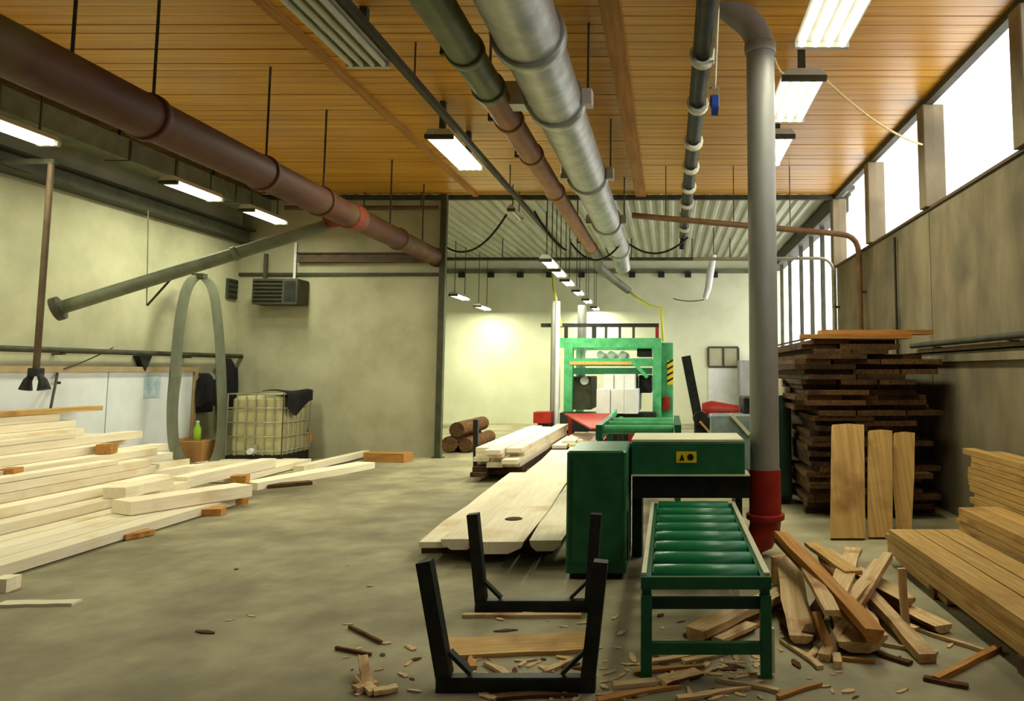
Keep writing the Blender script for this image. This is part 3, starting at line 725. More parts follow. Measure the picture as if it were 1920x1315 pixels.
# ------------------------------------------------------------------ heap of boards along the left wall
ORD = ('first', 'second', 'third', 'fourth', 'fifth', 'sixth', 'seventh', 'eighth', 'ninth', 'tenth', 'eleventh', 'twelfth')
colw = 0.245; XH = -5.30
for ci in range(12):
    xc = XH - colw * (ci + 0.5)
    nl = 1 + int(round(max(0, ci - 3) * 1.2))
    for lay in range(nl):
        for sgm in range(2):
            y0, L_ = ((5.35 + rnd.uniform(-0.5, 0.7), 4.2) if sgm == 0 else (9.75 + rnd.uniform(0.4, 0.8), 3.3))
            if sgm == 0 and ci < 2: y0, L_ = 5.95 + 0.1 * lay, 3.4
            if sgm == 0 and ci > 6: L_ = 5.1; y0 -= 0.1
            if sgm == 1 and (ci < 4 or ci > 10): continue
            zc = 0.06 + lay * 0.098
            if sgm == 1 and lay > 0: continue
            if sgm == 1: y0 = 11.0 + rnd.uniform(0, 0.2); L_ = 2.2
            top = lay >= nl - 1
            lab = 'pale sawn timber inside the big heap along the left wall'
            if top and sgm == 0: lab = 'pale timber topmost in its column, %s column of the heap from the open floor' % ORD[ci]
            elif sgm == 1: lab = 'pale timber at the far end of the heap, %s column from the open floor' % ORD[ci]
            plank('plank', (xc + rnd.uniform(-.004, .004), y0 + L_ / 2, zc), L_, colw - 0.012, 0.094, 'pale', lab, 'plank', 'timbers in the heap by the left wall', var=(ci + lay) % 4)
# a few on top, lying askew
plank('plank', (-8.11, 8.9, 1.124), 3.4, 0.24, 0.06, 'pine', 'yellow board on top of the heap at the left edge', 'plank', yaw=R(-0.5))
plank('plank', (-7.63, 8.1, 0.824), 3.0, 0.22, 0.05, 'pale', 'pale board lying loose just below the top yellow board of the heap', 'plank', yaw=R(1))
plank('plank', (-6.89, 7.7, 0.53), 3.2, 0.20, 0.05, 'pale', 'pale board lying loose halfway down the big heap', 'plank', yaw=R(-1))
# short off-cuts with dark ends
def block(px_, py_, z0, sx, sy, sz, yaw, m, label):
    q = AZ(px_, py_, z0 + sz / 2)
    return plank('wood_block', (q.x, q.y, z0 + sz / 2 + 0.001), sy, sx, sz, m, label, 'wood block', None, yaw=yaw)
# scattered timber at the far end of the heap
S = [((335, 905), (503, 868), 0.115, 0.24, 0.14, 'pale', 'pale round-edged timber in front of the grey hoop'),
     ((275, 893), (372, 878), 0.115, 0.22, 0.12, 'pale', 'short pale timber with a dark end left of the hoop'),
     ((285, 876), (345, 866), 0.115, 0.20, 0.10, 'pale', 'short pale timber behind the others at the foot of the hoop'),
     ((215, 925), (308, 905), 0.21, 0.24, 0.12, 'pale', 'short pale timber at the back edge of the heap'),
     ((228, 952), (455, 918), 0.115, 0.36, 0.14, 'pale', 'wide pale timber at the front of the scattered boards'),
     ((465, 912), (688, 872), 0.0, 0.34, 0.10, 'pale', 'wide long pale slab reaching farthest right on the floor'),
     ((560, 880), (686, 850), 0.02, 0.16, 0.10, 'pale', 'narrow pale board behind the wide slab by the partition'),
     ((332, 962), (420, 958), 0.0, 0.22, 0.08, 'topwood', 'brown off-cut in front of the heap corner'),
     ((395, 946), (460, 938), 0.0, 0.20, 0.08, 'topwood', 'brown off-cut beside the wide pale timber'),
     ((500, 912), (583, 905), 0.0, 0.18, 0.05, 'brownwood', 'brown board edge under the long pale slab'),
     ((690, 856), (765, 858), 0.0, 0.30, 0.16, 'topwood', 'brown squared timber at the foot of the partition'),
     ((0, 1133), (145, 1130), 0.0, 0.10, 0.02, 'pale', 'thin pale lath on the floor at the left edge')]
for (a, b_, z0, wd, th, m, lab) in S:
    p = AZ(a[0], a[1], z0 + th / 2); q = AZ(b_[0], b_[1], z0 + th / 2)
    plank2('plank', p, q, wd, th, m, lab, 'plank', slab=False, edge=0.02)
plank2('plank', AZ(228, 1008, .03), AZ(282, 997, .03), 0.14, 0.05, 'topwood', 'small brown off-cut in the shadow at the edge of the heap', 'plank')
plank('wood_block', (-7.14, 9.6, 0.664), 0.22, 0.16, 0.12, 'topwood', 'small brown block lying on the far end of the heap', 'wood block', yaw=0.3)
block(20, 887, 0.51, 0.14, 0.2, 0.1, 0.3, 'topwood', 'small brown block on the heap at the left edge')
block(450, 905, 0.0, 0.2, 0.2, 0.2, 0.2, 'topwood', 'brown cube-like block between the pale timbers')
block(10, 1095, 0.0, 0.12, 0.14, 0.10, 0.1, 'pale', 'small pale block at the near end of the heap')
p = AZ(560, 860); plank2('plank', p, p + Vector((0.10, 0.25, 0.48)), 0.16, 0.05, 'pine', 'short yellow board leaning beside the cage tank', 'plank', up=(1, -0.4, 0))
p = AZ(632, 842); plank2('plank', p + Vector((0, -.25, 0)), p + Vector((0.10, 0.12, 0.62)), 0.10, 0.04, 'bark', 'dark brown stick leaning on the partition wall', 'plank', up=(1, -0.4, 0))
p, q = AZ(568, 853), AZ(640, 846); plank2('plank', p + Vector((0, 0, .05)), q + Vector((0, 0, .05)), 0.14, 0.08, 'pine', 'yellow off-cut lying between the tank and the partition', 'plank')

# ------------------------------------------------------------------ cage tank with black sheet
iy = 13.25
i0 = AY(425, 800, iy).x; i1 = AY(530, 800, iy).x; zi1 = AY(480, 738, iy).z
t = thing('cage_tank', ((i0 + i1) / 2, iy + 0.5, 0), 'yellowed plastic liquid tank in a metal cage by the partition', 'tank')
MB().box((i0 + 0.04, iy + 0.04, 0.17), (i1 - 0.04, iy + 0.96, zi1 - 0.05), 0.06).build('tank', 'ibc', t)
MB().box((i0, iy, 0.11), (i1, iy + 1.0, 0.165)).build('pallet_deck', 'slot', t)
for k in range(3):
    x = i0 + 0.07 + k * ((i1 - i0 - 0.14) / 2)
    MB().box((x - 0.07, iy, 0), (x + 0.07, iy + 1.0, 0.11)).build('pallet_foot', 'slot', t)
nb = 7
for k in range(nb):
    x = i0 + (i1 - i0) * k / (nb - 1); yk = iy + 1.0 * k / (nb - 1)
    MB().cyl((x, iy, 0.166), (x, iy, zi1), 0.013, 6).build('cage_bar', 'cage', t)
    MB().cyl((i1, yk, 0.166), (i1, yk, zi1), 0.013, 6).build('cage_bar', 'cage', t)
for k in range(5):
    z = 0.24 + (zi1 - 0.25) * k / 4
    MB().tube([(i0, iy + 1.0, z), (i0, iy, z), (i1, iy, z), (i1, iy + 1.0, z)], 0.014, 6).build('cage_bar', 'cage', t)
xm = (i0 + i1) / 2 - 0.02
MB().cyl((xm, iy + 0.05, 0.26), (xm, iy - 0.10, 0.24), 0.05, 12).build('valve', 'white', t)
MB().box((xm - 0.09, iy - 0.02, 0.20), (xm + 0.09, iy - 0.004, 0.36)).build('valve_plate', 'cage', t)
# sheet thrown over the corner
vs = []; fs = []; gx, gy = 9, 9
for a in range(gx):
    for b_ in range(gy):
        u = a / (gx - 1); v = b_ / (gy - 1)
        x = i1 - 0.42 + u * 0.75; y = iy + 0.05 + v * 0.9; z = zi1 + 0.03 + 0.02 * math.sin(7 * u + 4 * v)
        over = x - (i1 + 0.03)
        if over > 0: z -= over * (1.0 + 0.5 * math.sin(5 * v)) + 0.01; x = i1 + 0.04 + 0.02 * math.sin(9 * v) + 0.01 * u
        vs.append((x, y, z))
mb = MB()
m2 = [(x, y, z + 0.012) for x, y, z in vs]
n = len(vs)
for a in range(gx - 1):
    for b_ in range(gy - 1):
        i = a * gy + b_; fs.append((i, i + 1, i + gy + 1, i + gy)); fs.append((n + i, n + i + gy, n + i + gy + 1, n + i + 1))
rim = [a * gy for a in range(gx)] + [(gx - 1) * gy + b_ for b_ in range(1, gy)] + [a * gy + gy - 1 for a in range(gx - 2, -1, -1)] + [b_ for b_ in range(gy - 2, 0, -1)]
for i, j in zip(rim, rim[1:] + rim[:1]): fs.append((i, j, n + j, n + i))
mb.add(vs + m2, fs, True).build('black_sheet', 'blacksoft', None, 'black sheet thrown over the corner of the cage tank', 'sheet')

# ------------------------------------------------------------------ tall grey hoop
hyy = 12.6
prof = [(374, 520), (352, 540), (338, 600), (329, 690), (323, 770), (327, 835), (345, 866), (375, 868), (404, 860), (416, 800), (415, 700), (409, 610), (398, 543)]
cen = Vector((sum(p[0] for p in prof) / len(prof), 0, 0))
path = []
for px_, py_ in prof:
    u = (px_ - 370) / 42.0
    path.append(AY(px_, py_, hyy + 0.45 * u))       # the hoop stands turned, right limb farther back
path = [Vector((p.x, p.y, max(p.z, 0.02))) for p in path]
fine = []
m_ = len(path)
for i in range(m_):
    p0, p1, p2, p3 = path[i - 1], path[i], path[(i + 1) % m_], path[(i + 2) % m_]
    for k in range(5):
        s = k / 5
        fine.append(0.5 * ((2 * p1) + (p2 - p0) * s + (2 * p0 - 5 * p1 + 4 * p2 - p3) * s * s + (3 * p1 - p0 - 3 * p2 + p3) * s ** 3))
fine = [Vector((p.x, p.y, max(p.z, 0.015))) for p in fine]
mb = MB(); nv = len(fine); vs = []
ax = Vector((0.35, 0.94, 0)).normalized()
cc = sum(fine, Vector()) / nv
for p in fine:
    o = (p - cc); o -= ax * o.dot(ax); o.normalize(); wdt = 0.095
    for a, b_ in ((-wdt, 0), (wdt, 0), (wdt, 0.03), (-wdt, 0.03)): vs.append(p + ax * a + o * (b_ - 0.0))
vs = [Vector((v.x, v.y, max(v.z, 0.0))) for v in vs]
fs = []
for i in range(nv):
    j = (i + 1) % nv
    for k in range(4): fs.append((i * 4 + k, i * 4 + (k + 1) % 4, j * 4 + (k + 1) % 4, j * 4 + k))
t = thing('metal_hoop', (cc.x, cc.y, 0), 'tall narrow grey metal hoop standing by the left wall', 'hoop')
mb.add(vs, fs).build('band', 'hose', t)
MB().box((fine[0].x - 0.1, fine[0].y - 0.06, fine[0].z - 0.02), (fine[0].x + 0.1, fine[0].y + 0.06, fine[0].z + 0.06)).build('clamp', 'steeldark', t)

# clothes, carton and notice by the hoop
def jacket(name, px0, py0, px1, py1, x, label):
    a = AX(px0, py0, x); b_ = AX(px1, py1, x)
    y0, y1 = sorted((a.y, b_.y)); z0, z1 = sorted((a.z, b_.z)); h = z1 - z0; w_ = y1 - y0
    t = thing(name, (x, (y0 + y1) / 2, z0), label, 'jacket')
    def outline(fr):
        out = []
        for k in range(12):
            an = 2 * math.pi * k / 12
            out.append((math.cos(an), math.sin(an)))
        return out
    rings = [(0.0, 0.46, 0.07), (0.3, 0.44, 0.08), (0.6, 0.42, 0.09), (0.8, 0.45, 0.08), (0.92, 0.3, 0.06), (1.0, 0.1, 0.04)]
    vs = []; fs = []
    for f_, hw, dp in rings:
        for cx_, sx_ in outline(f_):
            vs.append((x + dp * sx_ + 0.01 * math.sin(9 * cx_), (y0 + y1) / 2 + hw * w_ * cx_, z0 + h * f_))
    for i in range(len(rings) - 1):
        for k in range(12): fs.append((i * 12 + k, i * 12 + (k + 1) % 12, (i + 1) * 12 + (k + 1) % 12, (i + 1) * 12 + k))
    fs.append(tuple(range(11, -1, -1))); fs.append(tuple(range(len(vs) - 12, len(vs))))
    MB().add(vs, fs, True).build('body', 'blacksoft', t)
    for s, yq in ((-1, y0 + 0.05), (1, y1 - 0.05)):
        MB().tube([(x + 0.02, yq, z0 + h * 0.82), (x + 0.03, yq + s * 0.04, z0 + h * 0.5), (x + 0.04, yq + s * 0.05, z0 + h * 0.15)], [0.06, 0.055, 0.045], 10).build('sleeve', 'blacksoft', t)
    MB().box((XL, (y0 + y1) / 2 - 0.02, z1 - 0.04), (x + 0.02, (y0 + y1) / 2 + 0.02, z1)).build('hook', 'steeldark', t)
jacket('work_jacket', 372, 700, 397, 772, XL + 0.13, 'black work jacket hanging on the wall seen through the grey hoop')
jacket('work_jacket', 415, 672, 436, 768, XL + 0.13, 'black work jacket hanging right of the grey hoop')
q = Vector((-8.12, 12.62, 0))
t = thing('carton', (q.x, q.y + 0.3, 0), 'brown carton standing behind the grey hoop', 'box')
MB().box((q.x - 0.2, q.y + 0.2, 0), (q.x + 0.2, q.y + 0.6, 0.45), 0.008).build('body', 'cardboard', t)
MB().bar((q.x - 0.2, q.y + 0.2, 0.455), (q.x - 0.27, q.y + 0.2, 0.53), 0.01, 0.01).build('flap_edge', 'cardboard', t)
MB().prism([(q.x - 0.2, q.y + 0.2, 0.4505), (q.x - 0.2, q.y + 0.6, 0.4505), (q.x - 0.26, q.y + 0.6, 0.53), (q.x - 0.26, q.y + 0.2, 0.53)], (0, 0, 0.006)).build('flap', 'cardboard', t)
t = thing('plastic_bottle', (q.x - 0.02, q.y + 0.4, 0.4505), 'lime green plastic bottle on the brown carton', 'bottle')
MB().tube([(q.x - 0.02, q.y + 0.4, 0.4505 + z) for z in (0, 0.02, 0.2, 0.26, 0.30)], [0.05, 0.06, 0.06, 0.03, 0.025], 12).build('body', 'lime', t)
MB().cyl((q.x - 0.02, q.y + 0.4, 0.751), (q.x - 0.02, q.y + 0.4, 0.785), 0.028, 10).build('cap', 'white', t)
a = AX(272, 705, XL + 0.06); b_ = AX(300, 745, XL + 0.06)
t = MB().box((XL + 0.051, min(a.y, b_.y), b_.z), (XL + 0.056, max(a.y, b_.y), a.z)).build('notice', 'poster', None, 'pale blue notice stuck on the white gate', 'notice')

# hanging power drop with two lamps on a pole
pY = 8.9; pa = AY(93, 335, pY); pb = AY(68, 690, pY)
t = thing('pendant_socket', (pb.x, pY, pb.z - 0.3), 'brown pole hanging from the wall beam with a twin socket', 'power drop')
MB().cyl((pb.x, pY, zt - 0.1), (pb.x, pY, pb.z), 0.035, 10).build('pole', 'steelbrown', t)
MB().box((pb.x - 0.06, pY - 0.06, pb.z - 0.1), (pb.x + 0.06, pY + 0.06, pb.z), 0.01).build('junction', 'black', t)
for s in (-1, 1):
    MB().tube([(pb.x + s * 0.04, pY, pb.z - 0.08), (pb.x + s * 0.09, pY, pb.z - 0.15), (pb.x + s * 0.11, pY, pb.z - 0.26)], [0.025, 0.045, 0.07], 12).build('socket', 'black', t)
MB().bar((XL + 0.28, pY, zt - 0.08), (pb.x + 0.05, pY, zt - 0.08), 0.06, 0.06).build('arm', 'steeldark', t)
# thin rods near the gate
t = thing('handle_rod', AX(92, 788, XL + 0.3), 'thin dark rod standing against the white gate above the heap', 'rod')
MB().cyl(AX(108, 700, XL + 0.07), AX(90, 790, XL + 0.3), 0.016, 8).build('rod', 'steeldark', t)
MB().cyl(AX(104, 718, XL + 0.10), AX(112, 718, XL + 0.10), 0.02, 8).build('grip', 'black', t)
MB().tube(sag(AX(120, 692, XL + 0.1), AX(212, 652, XL + 0.08), 0.02), 0.008, 6).build('wire_stay', 'cable', None, 'thin wire running slantwise up from the gate to the wall pipe', 'wire')

# ------------------------------------------------------------------ unit heater on the partition and small grille
ha = AY(472, 522, YP - 0.5); hb = AY(555, 570, YP - 0.5)
t = thing('unit_heater', ((ha.x + hb.x) / 2, YP - 0.25, hb.z), 'dark louvred unit heater mounted high on the partition', 'heater')
MB().box((ha.x, YP - 0.48, hb.z), (hb.x, YP - 0.02, ha.z), 0.015).build('casing', 'steeldark', t)
for k in range(6):
    z = hb.z + 0.06 + (ha.z - hb.z - 0.12) * k / 5
    MB().bar((ha.x + 0.04, YP - 0.5, z), (hb.x - 0.28, YP - 0.5, z), 0.035, 0.012, up=(0, 0.6, 1)).build('louvre', 'black', t)
MB().box((hb.x - 0.24, YP - 0.49, hb.z + 0.05), (hb.x - 0.03, YP - 0.481, ha.z - 0.05)).build('fan_panel', 'black', t)
MB().box((ha.x + 0.1, YP - 0.3, ha.z), (ha.x + 0.16, YP - 0.24, ha.z + 0.5)).build('bracket', 'steeldark', t)
wa = AY(556, 455, YP - 0.03); wb_ = AY(556, 530, YP - 0.03)
MB().box((wa.x - 0.025, YP - 0.06, wb_.z), (wa.x + 0.025, YP - 0.052, wa.z)).build('white_strip', 'white', None, 'white upright strip above the unit heater', 'strip')
ga = AX(424, 522, XL); gb = AX(440, 562, XL)
t = thing('vent_grille', (XL + 0.03, (ga.y + gb.y) / 2, gb.z), 'dark vent grille high in the corner of the left wall', 'vent')
MB().box((XL + 0.001, ga.y, gb.z), (XL + 0.05, gb.y, ga.z)).build('frame', 'steeldark', t)
for k in range(4):
    z = gb.z + (ga.z - gb.z) * (k + 0.5) / 4; MB().box((XL + 0.051, ga.y + 0.02, z - 0.02), (XL + 0.065, gb.y - 0.02, z + 0.02)).build('slat', 'black', t)

# ------------------------------------------------------------------ far hall: big green frame saw
fy = 17.3
def F(px_, py_, y=fy): return AY(px_, py_, y)
t = thing('frame_saw', (F(1150, 770).x, fy + 1, 0), 'large light green frame saw in the far hall', 'machine')
def fbox(name, m, p0, p1, y0, y1, floor=False, ch=0.0, label=None):
    a = F(*p0, y0); b_ = F(*p1, y0)
    return MB().box((a.x, y0, 0 if floor else a.z), (b_.x, y1, b_.z), ch).build(name, m, t, label=label)
for y in (fy, fy + 2.2):
    for xa, xb in ((1058, 1074), (1224, 1240)):
        a = F(xa, 650); b_ = F(xb, 640)
        MB().box((a.x, y, 0), (b_.x, y + 0.25, b_.z), 0.01).build('column', 'green3', t)
    MB().box((F(1058, 0).x, y + 0.01, F(0, 652).z), (F(1240, 0).x, y + 0.24, F(0, 634).z + 0.0)).build('top_beam', 'green3', t)
    MB().box((F(1074, 0).x, y + 0.01, F(0, 686).z), (F(1224, 0).x, y + 0.24, F(0, 672).z)).build('middle_beam', 'green3', t)
MB().box((F(1074, 0).x, fy + 0.03, F(0, 702).z), (F(1224, 0).x, fy + 0.22, F(0, 690).z)).build('lower_beam', 'green', t)
MB().box((F(1076, 0).x, fy - 0.02, F(0, 684).z), (F(1190, 0).x, fy + 0.009, F(0, 678).z)).build('yellow_rail', 'pine', t, label='yellowish rail across the frame')
MB().bar(F(1186, 678, fy - 0.05), F(1214, 708, fy - 0.05), 0.08, 0.10, up=(0, 1, 0)).build('brace', 'green3', t)
for xs in (1123, 1144, 1166):
    a = F(xs, 669); MB().cyl((a.x, fy + 0.3, a.z + 0.05), (a.x, fy + 1.9, a.z + 0.05), 0.09, 14).build('cylinder', 'white', t)
MB().box((F(1196, 0).x, fy + 0.25, F(0, 668).z), (F(1222, 0).x, fy + 1.5, F(0, 653).z)).build('motor_box', 'black', t)
MB().box((F(1022, 0).x, fy + 0.1, F(0, 613).z), (F(1236, 0).x, fy + 0.2, F(0, 606).z)).build('gantry_bar', 'black', t)
for xs in (1060, 1112, 1232): 
    a = F(xs, 612); MB().box((a.x - 0.04, fy + 0.11, F(0, 640).z), (a.x + 0.04, fy + 0.19, F(0, 613).z)).build('gantry_post', 'redpaint' if xs == 1232 else 'black', t)
for xs, m in ((1039, 'black'), (1047, 'white')):
    a = F(xs, 600); MB().cyl((a.x, fy - 0.1, 0), (a.x, fy - 0.1, F(0, 566).z), 0.055, 14).build('guide_post', 'postgalv' if m == 'black' else 'white', t)
a = F(1082, 600); MB().cyl((a.x, fy + 1.0, F(0, 660).z), (a.x, fy + 1.0, F(0, 566).z), 0.11, 16).build('guide_post', 'postgalv', t)
MB().box((F(1048, 0).x + 0.06, fy - 0.08, F(0, 768).z), (F(1058, 0).x, fy + 0.1, F(0, 690).z)).build('white_panel', 'white', t)
MB().box((F(1066, 0).x, fy - 0.6, 0.0), (F(1232, 0).x, fy - 0.02, F(0, 772).z)).build('bed', 'black', t)
MB().box((F(1022, 0).x, fy - 0.7, F(0, 790).z), (F(1052, 0).x, fy - 0.2, F(0, 770).z)).build('red_block', 'redpaint', t)
MB().box((F(1022, 0).x + 0.08, fy - 0.6, 0), (F(1052, 0).x - 0.08, fy - 0.3, F(0, 790).z)).build('pedestal', 'black', t)
MB().box((F(1236, 0).x + 0.06, fy + 0.3, 0), (F(1262, 0).x, fy + 1.4, F(0, 642).z), 0.01).build('side_cabinet', 'green3', t)
hz = MB().box((F(1251, 0).x, fy + 0.285, F(0, 722).z), (F(1262, 0).x, fy + 0.299, F(0, 676).z)).build('hazard_plate', 'yellow', t, label='yellow and black hazard stripes')
xa, xb = F(1251, 0).x, F(1262, 0).x
for k in range(4):
    z = F(0, 718).z + k * 0.14
    MB().prism([(xa, fy + 0.284, z), (xb, fy + 0.284, z - 0.0 + 0.08), (xb, fy + 0.284, z + 0.13), (xa, fy + 0.284, z + 0.05)], (0, -0.004, 0)).build('hazard_stripe', 'printblack', hz)
MB().box((F(1243, 0).x, fy + 0.18, F(0, 770).z), (F(1256, 0).x, fy + 0.29, F(0, 745).z)).build('red_switch_box', 'redpaint', t)
MB().box((F(1078, 0).x, fy + 0.35, F(0, 770).z), (F(1112, 0).x, fy + 1.8, F(0, 706).z), 0.02).build('feed_gearbox', 'steeldark', t)
q = F(1096, 714, fy + 0.34); MB().cyl((q.x, fy + 0.30, q.z), (q.x, fy + 0.349, q.z), 0.10, 16).build('hand_wheel', 'white', t)
MB().box((F(1199, 0).x, fy + 0.35, F(0, 738).z), (F(1222, 0).x, fy + 1.8, F(0, 704).z), 0.02).build('blade_guard', 'black', t)
for xs in (1088, 1096):
    MB().cyl((F(xs, 0).x, fy + 0.5, F(0, 706).z), (F(xs, 0).x, fy + 0.5, F(0, 652).z), 0.05, 10).build('piston', 'white', t)
for xs in (1120, 1140, 1165, 1190):
    MB().box((F(xs, 0).x - 0.03, fy + 0.12, F(0, 634).z), (F(xs, 0).x + 0.03, fy + 0.18, F(0, 613).z)).build('blade_hanger', 'steeldark', t)
# white cants going through the saw
for i, (xa, xb, ya, yb, y0, y1, lab) in enumerate(((1118, 1196, 766, 730, fy - 0.9, fy + 1.6, 'lower white squared timber passing through the green frame saw'),
                                       (1131, 1190, 729, 702, fy - 0.7, fy + 1.5, 'upper white squared timber on the lower one in the frame saw'))):
    a = F(xa, ya, y0); b_ = F(xb, yb, y0)
    zb = F(0, 772).z + 0.002
    tt = thing('squared_timber', ((a.x + b_.x) / 2, (y0 + y1) / 2, zb), lab, 'timber', 'timbers in the frame saw')
    h1 = (b_.z - F(1118, 772, y0).z) if i == 0 else 0
    if i == 0: z0_, z1_ = zb, b_.z; zkeep = z1_
    else: z0_, z1_ = zkeep + 0.002, max(b_.z, zkeep + 0.3)
    nn = 3
    for k in range(nn):
        x0_ = a.x + (b_.x - a.x) * k / nn; x1_ = a.x + (b_.x - a.x) * (k + 1) / nn
        MB().box((x0_ + 0.004, y0 + 0.05 * (k % 2), z0_), (x1_ - 0.004, y1, z1_), 0.006).build('sawn_board', 'white', tt)
# red infeed tray in front of the saw
ty = 13.6
a = AY(1062, 800, ty); b_ = AY(1150, 772, ty)
t = thing('infeed_tray', ((a.x + b_.x) / 2, ty + 0.8, 0), 'bright red steel infeed tray in front of the frame saw', 'tray')
tz = AY(0, 800, ty).z
fl, frt = AY(1058, 778, ty + 2.6), AY(1152, 772, ty + 2.6); nl_, nr_ = AY(1108, 806, ty), AY(1128, 806, ty)
MB().prism([(fl.x, fl.y, fl.z), (frt.x, frt.y, fl.z), (nr_.x, nr_.y, nr_.z), (nl_.x, nl_.y, nr_.z)], (0, 0, 0.03)).build('plate', 'redpaint', t)
MB().bar((nr_.x + 0.03, ty, nr_.z + 0.05), (frt.x + 0.03, ty + 2.6, fl.z + 0.06), 0.05, 0.12).build('fence', 'green3', t)
for x, yv, zz in ((nr_.x - 0.06, ty + 0.15, nr_.z), (frt.x - 0.12, ty + 2.45, fl.z), (fl.x + 0.15, ty + 2.45, fl.z)):
    MB().box((x - 0.04, yv - 0.04, 0), (x + 0.04, yv + 0.04, zz)).build('leg', 'redpaint', t)
# green outfeed rollers nearer the camera
ky = 11.2
a = AY(1160, 815, ky); b_ = AY(1250, 780, ky)
t = thing('chain_conveyor', ((a.x + b_.x) / 2, ky + 0.6, 0), 'small dark green bar conveyor between the frame saw and the near machine', 'conveyor')
for k in range(4):
    MB().bar((a.x, ky + 0.3 * k, 0.85), (b_.x, ky + 0.3 * k, 0.85), 0.06, 0.06).build('cross_bar', 'green' if k % 2 else 'green3', t)
for x in (a.x - 0.03, b_.x + 0.03):
    MB().box((x - 0.03, ky - 0.15, 0.80), (x + 0.03, ky + 1.1, 0.90)).build('side_rail', 'green', t)
    for yv in (ky - 0.1, ky + 1.0): MB().box((x - 0.03, yv, 0), (x + 0.03, yv + 0.06, 0.80)).build('leg', 'black', t)
MB().box((a.x + 0.15, ky - 0.1, 0.5), (a.x + 0.35, ky + 0.1, 0.75), 0.01).build('motor', 'redpaint', t)
MB().box((a.x + 0.36, ky - 0.08, 0.52), (b_.x - 0.05, ky + 0.1, 0.72), 0.01).build('gear_housing', 'white', t)

# black swing arm and the blue-grey machine with red guard
sy_ = 10.6
t = thing('swing_arm', (AY(1308, 810, sy_).x, sy_, 0), 'thick black lever arm slanting up behind the green machine', 'lever')
MB().bar(AY(1310, 790, sy_), AY(1286, 668, sy_), 0.13, 0.10, up=(0, 1, 0)).build('arm', 'black', t)
a = AY(1302, 812, sy_); b_ = AY(1330, 780, sy_)
MB().box((a.x, sy_ - 0.12, 0), (b_.x, sy_ + 0.2, b_.z), 0.02).build('pedestal', 'black', t)
MB().cyl((a.x + 0.08, sy_ - 0.16, b_.z - 0.03), (a.x + 0.08, sy_ + 0.22, b_.z - 0.03), 0.10, 16).build('pivot', 'black', t)
MB().bar(AY(1312, 790, sy_ - 0.14), AY(1340, 822, sy_ - 0.14), 0.03, 0.05, up=(0, 1, 0)).build('strut', 'pine', t)
my_ = 11.2
a = AY(1332, 820, my_); b_ = AY(1412, 778, my_)
t = thing('edger', ((a.x + b_.x) / 2, my_ + 0.6, 0), 'blue-grey edging machine with a red guard behind the extraction pipe', 'machine')
MB().box((a.x, my_, 0), (b_.x, my_ + 1.3, b_.z), 0.02).build('body', 'steelblue', t)
MB().box((a.x + 0.05, my_ - 0.012, 0.2), (b_.x - 0.05, my_ - 0.0005, b_.z - 0.08)).build('door', 'steelblue', t)
rp = AY(1320, 776, my_); rq = AY(1392, 754, my_)
MB().tube([(rp.x, my_ + 0.65, b_.z + 0.001), (rp.x + 0.15, my_ + 0.65, b_.z + 0.001), (rq.x, my_ + 0.65, b_.z + 0.001)], [0.16, 0.2, 0.12], 16, flat=0.9).build('guard', 'redpaint', t, label='bright red rounded guard')
MB().box((b_.x - 0.12, my_ + 0.2, b_.z + 0.001), (b_.x + 0.05, my_ + 1.0, b_.z + 0.25), 0.02).build('motor', 'black', t)
MB().bar(AY(1370, 776, my_ - 0.05), AY(1405, 815, my_ - 0.05), 0.05, 0.04, up=(0, 1, 0)).build('handle', 'cream', t)
# dark green switch cabinet next to the tall stack
a = AY(1452, 850, 9.4); b_ = AY(1492, 742, 9.4)
t = thing('switch_cabinet', ((a.x + b_.x) / 2, 9.6, 0), 'dark green cabinet squeezed between the grey pipe and the tall board stack', 'cabinet')
MB().box((a.x - 0.1, 9.4, 0.06), (b_.x - 0.06, 9.85, b_.z), 0.01).build('body', 'darkgreen', t)
MB().box((a.x - 0.06, 9.385, 0.1), (b_.x - 0.09, 9.3995, b_.z - 0.05)).build('door', 'darkgreen', t)
MB().box((a.x - 0.08, 9.42, 0), (b_.x - 0.08, 9.83, 0.06)).build('plinth', 'slot', t)
bzz = b_.z
for k, (dx, dy) in enumerate(((-0.12, 0), (0.02, 0.1), (-0.04, 0.3))):
    p = Vector((a.x + 0.12 + dx, 9.3 + dy, bzz + 0.055 + 0.0 * k)); 
    plank('wood_block', p + Vector((0, 0.25, 0.0 if k < 2 else 0.105)), 0.5, 0.13, 0.10, 'pale', ('pale block on the dark green cabinet, left one', 'pale block on the dark green cabinet, right one', 'pale block lying on the two others on the dark green cabinet')[k], 'wood block', 'blocks on the dark green cabinet')

# far wall details: door with two panes, grey locker, tie beams with hooks, yellow hose
a = AY(1328, 690, YB); b_ = AY(1384, 650, YB)
d_ = thing('door_2', ((a.x + b_.x) / 2, YB - 0.03, 0), None, None, kind='structure')
MB().box((a.x, YB - 0.05, 0), (b_.x, YB - 0.001, a.z)).build('panel', 'white', d_)
fr = MB()
fr.box((a.x, YB - 0.07, a.z), (b_.x, YB - 0.001, a.z + 0.06)); fr.box((a.x, YB - 0.07, b_.z - 0.05), (b_.x, YB - 0.001, b_.z)); fr.build('frame', 'steeldark', d_)
for x in (a.x, (a.x + b_.x) / 2, b_.x):
    MB().box((x - 0.03, YB - 0.071, a.z + 0.06), (x + 0.03, YB - 0.001, b_.z - 0.05)).build('glazing_bar', 'steeldark', d_)
for k in range(2):
    x0_ = a.x + (b_.x - a.x) * k / 2; MB().box((x0_ + 0.03, YB - 0.04, a.z + 0.06), (x0_ + (b_.x - a.x) / 2 - 0.03, YB - 0.03, b_.z - 0.05)).build('pane', 'plaster2', d_)
